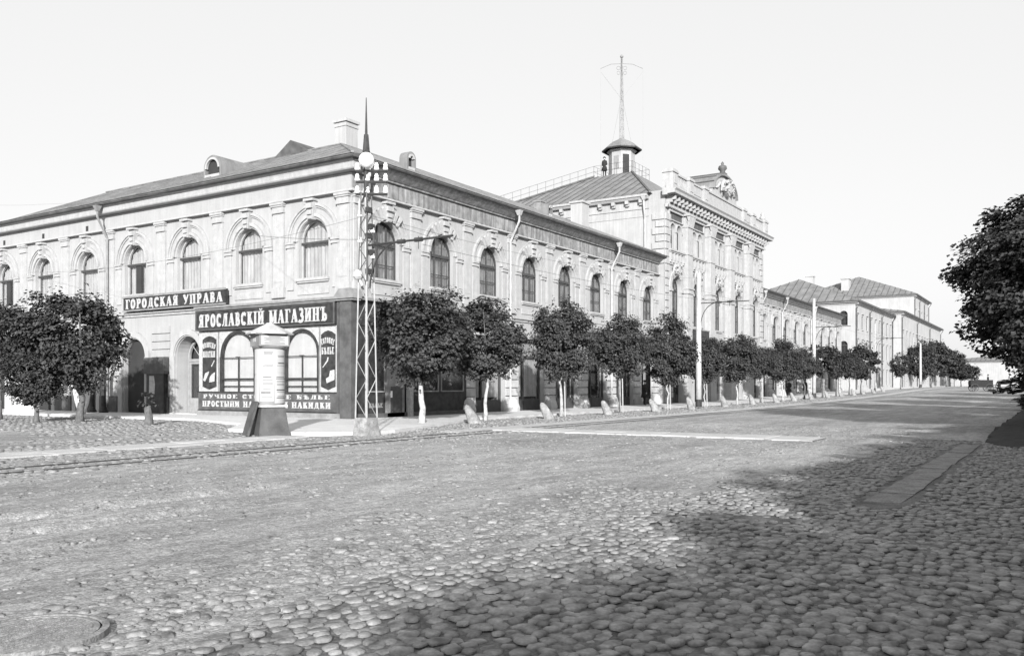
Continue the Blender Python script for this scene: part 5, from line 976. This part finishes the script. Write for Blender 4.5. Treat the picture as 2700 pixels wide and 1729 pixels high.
# ------------------------------------------------------------------ trees
def crown_mesh(name, n, rad, hz, leaf, seed, ncl=70, m='leaf', shell=.5, clr=.26, tall=0, outl=.05):
    r_ = np.random.default_rng(seed); d = r_.normal(size=(ncl, 3)); d /= np.linalg.norm(d, axis=1)[:, None]
    rr_ = shell+(1-shell)*r_.random(ncl)**.7; c = d*rr_[:, None]*(.82+.22*r_.random(ncl))[:, None]
    if tall: c[:, :2] *= (1-.38*np.clip(c[:, 2:], 0, 1))
    k = r_.integers(0, ncl, n); cr = clr*(.6+.8*r_.random(ncl)); off = r_.normal(size=(n, 3)); off /= np.linalg.norm(off, axis=1)[:, None]; off *= (r_.random(n)**.45)[:, None]
    off[:, 2] *= .62; P_ = c[k]+off*cr[k][:, None]; q = int(n*outl); P_[:q] = d[r_.integers(0, ncl, q)]*r_.uniform(.88, 1.1, q)[:, None]+r_.normal(size=(q, 3))*.05
    Pw = P_*np.array([rad, rad, hz]); o = Pw/np.maximum(np.linalg.norm(Pw, axis=1)[:, None], 1e-3)
    nrm = o*.55+np.array([0, 0, .75])+r_.normal(size=(n, 3))*.42; nrm /= np.linalg.norm(nrm, axis=1)[:, None]
    tp = o*np.array([1, 1, .2])+np.array([0, 0, -.45])+r_.normal(size=(n, 3))*.5; tp -= nrm*np.sum(tp*nrm, 1)[:, None]; tp /= np.linalg.norm(tp, axis=1)[:, None]
    sd = np.cross(nrm, tp); L_ = (leaf*r_.uniform(.65, 1.25, n))[:, None]
    b0 = Pw; tip = Pw+tp*L_; lf = Pw+tp*L_*.42+sd*L_*.5+nrm*L_*.12; rt = Pw+tp*L_*.42-sd*L_*.5+nrm*L_*.12; mid = Pw+tp*L_*.7
    V_ = np.stack([b0, lf, mid, rt, tip], 1).reshape(-1, 3); i5 = np.arange(n)*5
    F_ = np.stack([np.stack([i5, i5+1, i5+2], 1), np.stack([i5, i5+2, i5+3], 1), np.stack([i5+1, i5+4, i5+2], 1), np.stack([i5+2, i5+4, i5+3], 1)], 1).reshape(-1, 3)
    return npmesh(name, V_, F_, m, False)
CR = [crown_mesh('crown', 17000, 1.8, 1.8, .13, s, 130, 'leaf', tall=s % 2) for s in range(5)]
CRF = [crown_mesh('crown', 5500, 1.8, 1.8, .21, s+9, 80, 'leaf3') for s in range(3)]
def trunk_mesh(ht, r, seed, cz, cr, m='bark'):
    r_ = random.Random(seed); b = MB(); pts = [(0, 0, -.1)]; n = 6
    for i in range(1, n+1): pts.append((r_.uniform(-.05, .05)*i*.5, r_.uniform(-.05, .05)*i*.5, ht*i/n))
    b.tube(pts, [r*1.35]+[r*(1-.45*i/n) for i in range(1, n+1)], 8)
    tm = b.mesh('trunk', m, True); b = MB()
    for k in range(7):
        a = k*2.4+r_.random(); s0 = Vector(pts[-1]) if k > 2 else Vector(pts[-2]); e = s0+Vector((math.cos(a)*cr*.7, math.sin(a)*cr*.7, (cz-ht)*r_.uniform(.6, 1.6)+.3)); mid = s0.lerp(e, .5)+Vector((0, 0, -.1)); b.tube([s0, mid, e], [r*.45, r*.3, r*.12], 5)
    return tm, b.mesh('limbs', 'bark', True)
def tree(label, x, y, r, zt_, zb, cm, group, tr=.09, bark='bark', stakes=0, base=None, dx=0, dy=0, name='street_tree', rot=None):
    z = rz_(x)+.04 if base is None else base; t = thing(name, label, 'tree', (x, y, z), 0, group); sd = int(x*7+y*3)
    hz_ = (zt_-zb)/2; cz = (zt_+zb)/2-z; tm, lm = trunk_mesh(max(zb-z+.35, .8), tr, sd, cz, r, bark); ob('trunk', tm, t); ob('limbs', lm, t)
    c = ob('crown', cm, t, (dx, dy, cz), random.uniform(0, 6.28) if rot is None else rot, (r/1.8*random.uniform(.9, 1.08), r/1.8*random.uniform(.94, 1.1), hz_/1.8)); c.rotation_euler[0] = random.uniform(-.12, .12)
    for k in range(stakes): b = MB(); b.tube([(.16+.1*k, -.12+.2*k, -.1), (.12+.1*k, -.1+.2*k, 1.9)], .035, 6); ob('stake', b.mesh('stake', 'wood'), t)
    return t
G1 = 'young clipped trees along the right-hand kerb'
RT_ = [(26.2, 20.9, 1.95, 5.55, 1.55, 0, .14, 'bark_pale', 0, 'first kerb tree right of the lattice pole, round and leafy on a pale thick trunk'), (30.6, 20.9, 1.65, 5.35, 1.9, 1, .09, 'bark_pale', 0, 'second kerb tree, merging with the first, pale leaf tips on top'), (37.3, 20.9, 1.55, 5.9, 1.75, 2, .09, 'bark_pale', 1, 'third kerb tree with a neat egg-shaped dark crown standing clear'),
 (44.0, 20.9, 1.65, 5.5, 2.0, 3, .05, 'bark', 2, 'fourth kerb tree with two white stakes and ragged pale top'), (51, 20.9, 1.65, 6.1, 1.7, 1, .06, 'bark_pale', 2, 'fifth kerb tree, pointed crown beside the first wooden tram pole'), (57.7, 20.9, 1.45, 4.9, 1.8, 4, .05, 'bark_pale', 1, 'sixth kerb tree, small crown just behind the first wooden tram pole'),
 (64.9, 20.9, 1.75, 5.6, 1.8, 2, .08, 'bark_pale', 0, 'seventh kerb tree with wide flat-bottomed crown below the ornate building'), (71, 20.9, 1.4, 4.9, 2.1, 0, .06, 'bark', 1, 'eighth kerb tree, small, between two broader crowns'), (77.8, 20.9, 1.75, 5.7, 1.8, 3, .1, 'bark_pale', 1, 'ninth kerb tree, left of the standing man'),
 (85.5, 20.9, 1.4, 5.2, 2.3, 1, .08, 'bark', 0, 'thin kerb tree directly beside the standing man'), (93, 20.9, 1.6, 6.1, 2.3, 2, .08, 'bark', 1, 'kerb tree just right of the second wooden tram pole'), (99.5, 20.9, 1.4, 5.5, 2.4, 4, .08, 'bark', 1, 'low dark kerb tree before the last windows of the farther arcade'), (106.5, 20.9, 1.6, 5.6, 2.3, 0, .08, 'bark', 0, 'kerb tree at the foot of the plain building side wall'),
 (113.5, 20.9, 2.2, 6.9, 2.3, 3, .09, 'bark', 1, 'broad round kerb tree before the plain three-storey building'), (145, 20.9, 1.5, 6.6, 3.0, 1, .08, 'bark', 0, 'small isolated kerb tree far along the street')]
for (x, y, r, a, c, v, tr, bk, stk, lab) in RT_: tree(lab, x, y, r, a, c, CR[v] if x < 90 else CRF[v % 3], G1, tr, bk, stk)
for (x, y, r, a, c, lab) in ((172, 21.5, 2.6, 9.6, 3.0, 'tall dark far tree left of the last wooden pole'), (188, 21.5, 3.2, 11.0, 3.0, 'tallest dark far tree at the end of the row'), (206, 20.5, 3.4, 9.5, 3.2, 'dark far tree before the last pale walls'), (226, 19.5, 3.2, 7.6, 3.0, 'lowest dark far tree next to the bright street end'), (240, 18.5, 2.6, 6.6, 3.0, 'last small far tree beside the bright street end')):
    tree(lab, x, y, r, a, c, CRF[int(x) % 3], 'far trees at the end of the left pavement', .14)
G2 = 'kerb trees of the left-hand side street'
tree('leafy clipped tree with a low wide crown and leaning dark trunk before the left archways', 21.0, 35.4, 2.1, 5.75, 1.25, CR[0], G2, .17, 'bark', dx=-.1, dy=.45, base=.0)
tree('low bushy small tree in front of the leafy clipped one', 19.8, 36.6, 1.2, 3.2, .7, CR[2], G2, .12, 'bark', base=.0)
tree('leafy tree cut by the left edge of the photograph', 20.3, 40.6, 1.9, 5.3, 2.0, CR[3], G2, .12, 'bark', base=.0)
#tree('leafy tree behind, its crown filling the gap at the left edge', 21.3, 44.6, 2.1, 5.4, 1.2, CR[1], G2, .12, 'bark', base=.0)
t = thing('tree_stump', 'short dark stub of a felled street tree with a few leaves', 'tree stump', (20.65, 30.1, 0)); b = MB(); b.tube([(0, 0, -.1), (.02, 0, .3), (-.03, .02, .75)], [.2, .15, .13], 9); ob('trunk', b.mesh('trunk', 'bark'), t)
sc = crown_mesh('leaf_tuft', 160, .35, .3, .13, 77, 12, 'leaf'); ob('leaf_tuft', sc, t, (0, 0, .95))
# big avenue trees on the right
BIGC = crown_mesh('crown', 140000, 4.7, 4.0, .15, 101, 620, 'leaf2', .45, .17, outl=0); BIG2 = crown_mesh('crown', 16000, 5.0, 4.6, .34, 103, 150, 'leaf2', .4, .2, outl=0)
def big(label, x, y, s, zc, cm, name='avenue_tree', group='tall avenue trees on the right-hand bank', tr=.34, sz=None):
    z = rz_(x)+.3; t = thing(name, label, 'tree', (x, y, z), 0, group); tm, lm = trunk_mesh(zc-z-1.2, tr, int(x*3), zc-z, 3.5*s); ob('trunk', tm, t); ob('limbs', lm, t); ob('crown', cm, t, (0, 0, zc-z), x*1.7, (s, s, sz or s)); return t
big('huge dark avenue tree whose crown fills the right edge, nearest one', 36, -1.6, 1.08, 5.1, BIGC, sz=.93)
big('second avenue tree behind the nearest, its crown hanging low over the street', 50, -1.4, .85, 5.6, BIG2); big('third avenue tree far along the right-hand bank', 64, -2.4, .8, 5.6, BIG2); big('fourth avenue tree, deep in the shade of the right-hand bank', 80, -3, .8, 5.8, BIG2); big('fifth avenue tree, farthest one showing on the right', 98, -3.4, .8, 6.2, BIG2)
for i, x in enumerate((52, 60, 68, 77, 87, 98, 110, 124)):
    t = thing('shrub', ['low dark shrub under the nearest avenue tree', 'dark shrub under the second avenue tree', 'dark shrub under the third avenue tree', 'dark shrub between the third and fourth avenue trees', 'dark shrub under the fourth avenue tree', 'dark shrub left of the fifth avenue tree', 'dark shrub behind the cart horse', 'farthest dark shrub of the bank'][i], 'shrub', (x, -1.6, rz_(x)+.3), 0, 'shrubs on the shaded bank'); ob('foliage', CRF[i % 3], t, (0, 0, .9), i*1.3, (2.6, 1.2, .8))
# unseen trees added out of frame to shade the near cobbles
for i, x in enumerate(range(-46, 12, 6)):
    big('unseen tree added out of frame to shade the foreground', x, -14+random.uniform(-.4, .4), 1.0, 4.3+random.uniform(-.1, .1), BIG2, 'unseen_shade_tree', 'unseen added shade trees', .3, .95)
for i, x in enumerate(range(-22, 44, 5)):
    big('unseen tree added out of frame to shade the foreground', x, -8.3+random.uniform(-.2, .2), .68, 3.45+random.uniform(-.08, .08), BIG2, 'unseen_shade_tree', 'unseen added shade trees', .2, .62)

for i, x in enumerate(range(6, 30, 3)):  # low unseen row, added to block sky light and darken the right edge
    big('low unseen tree added past the right edge to block sky light', x, -4.0+random.uniform(-.2, .2), .46, 2.35, BIG2, 'unseen_shade_tree', 'unseen added shade trees', .14, .42)
# ------------------------------------------------------------------ people, horse and cart
def skin(name, joints, edges, m, sub=1):
    me = bpy.data.meshes.new('tmp'); me.from_pydata([j[:3] for j in joints], edges, []); o = bpy.data.objects.new('tmp', me); COL.objects.link(o)
    sm = o.modifiers.new('s', 'SKIN'); 
    for i, j in enumerate(joints): sv = me.skin_vertices[0].data[i]; r = j[3]; sv.radius = (r, r) if not isinstance(r, tuple) else r
    me.skin_vertices[0].data[0].use_root = True; ss = o.modifiers.new('u', 'SUBSURF'); ss.levels = sub
    dg = bpy.context.evaluated_depsgraph_get(); dg.update(); r = bpy.data.meshes.new_from_object(o.evaluated_get(dg)); r.name = name; bpy.data.objects.remove(o); r.materials.clear(); r.materials.append(M[m]); r.shade_smooth(); return r
def person(label, loc, rz, seated=False, hat=True, coat='cloth'):
    t = thing('person', label, 'person', loc, rz); s_ = -.42 if seated else 0
    J = [(0, 0, .95, .13), (0, 0, 1.2, .14), (0, 0, 1.42, .12), (0, 0, 1.5, .05), (0, .01, 1.56, .055), (0, .02, 1.62, .095), (0, .01, 1.70, .085),
         (.17, 0, 1.41, .06), (.22, .02, 1.14, .045), (.20, .12, .92, .035), (-.17, 0, 1.41, .06), (-.24, -.02, 1.14, .045), (-.16, .14, .98, .035)]
    if seated: J += [(.1, .05, .92, .09), (.13, .45, .93, .07), (.13, .5, .5, .05), (.13, .62, .47, .04), (-.1, .05, .92, .09), (-.13, .45, .93, .07), (-.13, .5, .5, .05), (-.13, .62, .47, .04)]
    else: J += [(.09, 0, .88, .09), (.1, .04, .48, .065), (.1, -.02, .08, .045), (.1, .14, .03, .035), (-.09, 0, .88, .09), (-.11, -.02, .48, .065), (-.12, -.08, .08, .045), (-.12, .06, .03, .035)]
    E_ = [(0, 1), (1, 2), (2, 3), (3, 4), (4, 5), (5, 6), (2, 7), (7, 8), (8, 9), (2, 10), (10, 11), (11, 12), (0, 13), (13, 14), (14, 15), (15, 16), (0, 17), (17, 18), (18, 19), (19, 20)]
    me = skin('body', J, E_, coat); bd = ob('body', me, t, (0, 0, s_))
    b = MB(); b.lathe([(.06, 1.53), (.085, 1.58), (.09, 1.64), (.07, 1.7), (.01, 1.72)], 12); ob('face', b.mesh('face', 'skin', True), t, (0, .035, s_-.0))
    if not seated: b = MB(); b.lathe([(.27, .55), (.22, .85), (.185, 1.0), (.21, 1.3), (.16, 1.46), (.06, 1.5)], 14); ob('coat', b.mesh('coat', coat, True), t, (0, 0, s_))
    b = MB(); b.lathe([(.15, 1.685), (.15, 1.70), (.1, 1.705), (.095, 1.80), (.05, 1.82)], 14); ob('hat', b.mesh('hat', coat), t, (0, .01, s_))
    for sx in (-.2, .2):
        b = MB(); b.lathe([(.02, -.09), (.038, -.05), (.034, 0), (.02, .03)], 8); ob('hand', b.mesh('hand', 'skin', True), t, ((.20 if sx > 0 else -.16), .14, (.90 if sx > 0 else .96)+s_))
    return t
person('man in dark coat and hat standing on the pavement by the second wooden tram pole', (88.6, 23.2, rz_(88.6)+.1), R(100))
person('dark-clothed passer-by walking just left of the second wooden tram pole', (98, 23.9, rz_(98)+.1), R(-80))
person('watchman standing at the railing beside the rooftop turret', (BX+TX-1.55, BY+TY+1.0, zt+.02), R(120))
person('dim figure in the doorway left of the first wooden tram pole', (57.2, 25.2, rz_(57)+.1), R(200))
cxp, cyp = 128, 8.75; zc = rz_(cxp)
ct = thing('horse_cart', 'dark four-wheeled cart crossing the far end of the street', 'cart', (cxp, cyp, zc), R(-75))
b = MB(); b.box(-1.3, 1.3, -.65, .65, .75, .85); b.box(-1.3, 1.3, -.72, -.66, .55, 1.5); b.box(-1.3, 1.3, .66, .72, .55, 1.5); b.box(-1.36, -1.3, -.65, .65, .85, 1.35); ob('body', b.mesh('body', 'cloth'), ct)
b = MB(); b.box(.75, 1.15, -.6, .6, 1.25, 1.36); b.box(.78, .84, -.55, .55, .85, 1.25); ob('seat', b.mesh('seat', 'dark'), ct)
for x in (-.85, .9):
    for y in (-.8, .8):
        b = MB(); b.ring(0, 0, .44, .5, -.03, .03, 0, 360, 20)
        for k in range(8): b.tube([(0, 0, 0), (.45*math.cos(k*math.pi/4), 0, .45*math.sin(k*math.pi/4))], .018, 4)
        b.tube([(0, -.08, 0), (0, .08, 0)], .07, 8); ob('wheel', b.mesh('wheel', 'dark'), ct, (x, y, .5))
for y in (-.35, .35): b = MB(); b.tube([(1.3, y, .8), (3.4, y*.9, 1.05)], .035, 6); ob('shaft', b.mesh('shaft', 'dark'), ct)
b = MB(); b.lathe([(.0, 0), (.4, .05), (.55, .3), (.45, .6), (.1, .7)], 10); o = ob('sacks', b.mesh('sacks', 'cloth', True), ct, (-.4, 0, .85), 0, (1.5, 1, 1))
hm = [(0, 0, 1.15, .28), (.5, 0, 1.2, .27), (.85, 0, 1.3, .22), (1.15, 0, 1.6, .13), (1.3, 0, 1.85, .11), (1.5, 0, 1.78, .09), (1.75, 0, 1.6, .06), (-.45, 0, 1.2, .26), (-.7, 0, 1.2, .2), (-.85, 0, 1.1, .06), (-.95, 0, .75, .05), (-.95, 0, .5, .03),
      (.75, .16, 1.0, .1), (.78, .17, .62, .06), (.74, .17, .3, .045), (.78, .17, .03, .055), (.75, -.16, 1.0, .1), (.95, -.17, .68, .06), (.86, -.17, .36, .045), (.92, -.17, .1, .055),
      (-.6, .16, .95, .14), (-.5, .17, .72, .08), (-.72, .17, .42, .05), (-.66, .17, .03, .055), (-.6, -.16, .95, .14), (-.42, -.17, .72, .08), (-.6, -.17, .42, .05), (-.5, -.17, .03, .055)]
he = [(0, 1), (1, 2), (2, 3), (3, 4), (4, 5), (5, 6), (0, 7), (7, 8), (8, 9), (9, 10), (10, 11), (2, 12), (12, 13), (13, 14), (14, 15), (2, 16), (16, 17), (17, 18), (18, 19), (7, 20), (20, 21), (21, 22), (22, 23), (7, 24), (24, 25), (25, 26), (26, 27)]
hx_, hy_ = math.cos(R(-75)), math.sin(R(-75))
ho = thing('horse', 'dark horse harnessed to the cart, walking toward the right-hand trees', 'horse', (cxp+hx_*2.7, cyp+hy_*2.7, zc), R(-75)); ob('body', skin('body', hm, he, 'horse'), ho)
for s_ in (-1, 1): b = MB(); b.frustum(1.28, s_*.07, 1.93, 2.07, .06, .02); ob('ear', b.mesh('ear', 'horse'), ho)
b = MB(); b.tube([(.95, 0, 1.5), (1.1, 0, 1.78), (1.24, 0, 1.98)], [.06, .07, .04], 6); ob('mane', b.mesh('mane', 'dark'), ho)
b = MB(); b.tube([(.55, .42, 1.0), (.6, .3, 1.75), (.62, 0, 2.05), (.6, -.3, 1.75), (.55, -.42, 1.0)], .035, 6); ob('harness_bow', b.mesh('harness_bow', 'dark'), ho)
person('driver in dark clothes seated on the cart', (cxp+hx_*.85, cyp+hy_*.85, zc+.85), R(-165), seated=True)
person('second dark figure seated at the back of the cart', (cxp-hx_*.7, cyp-hy_*.7, zc+.75), R(-165), seated=True)
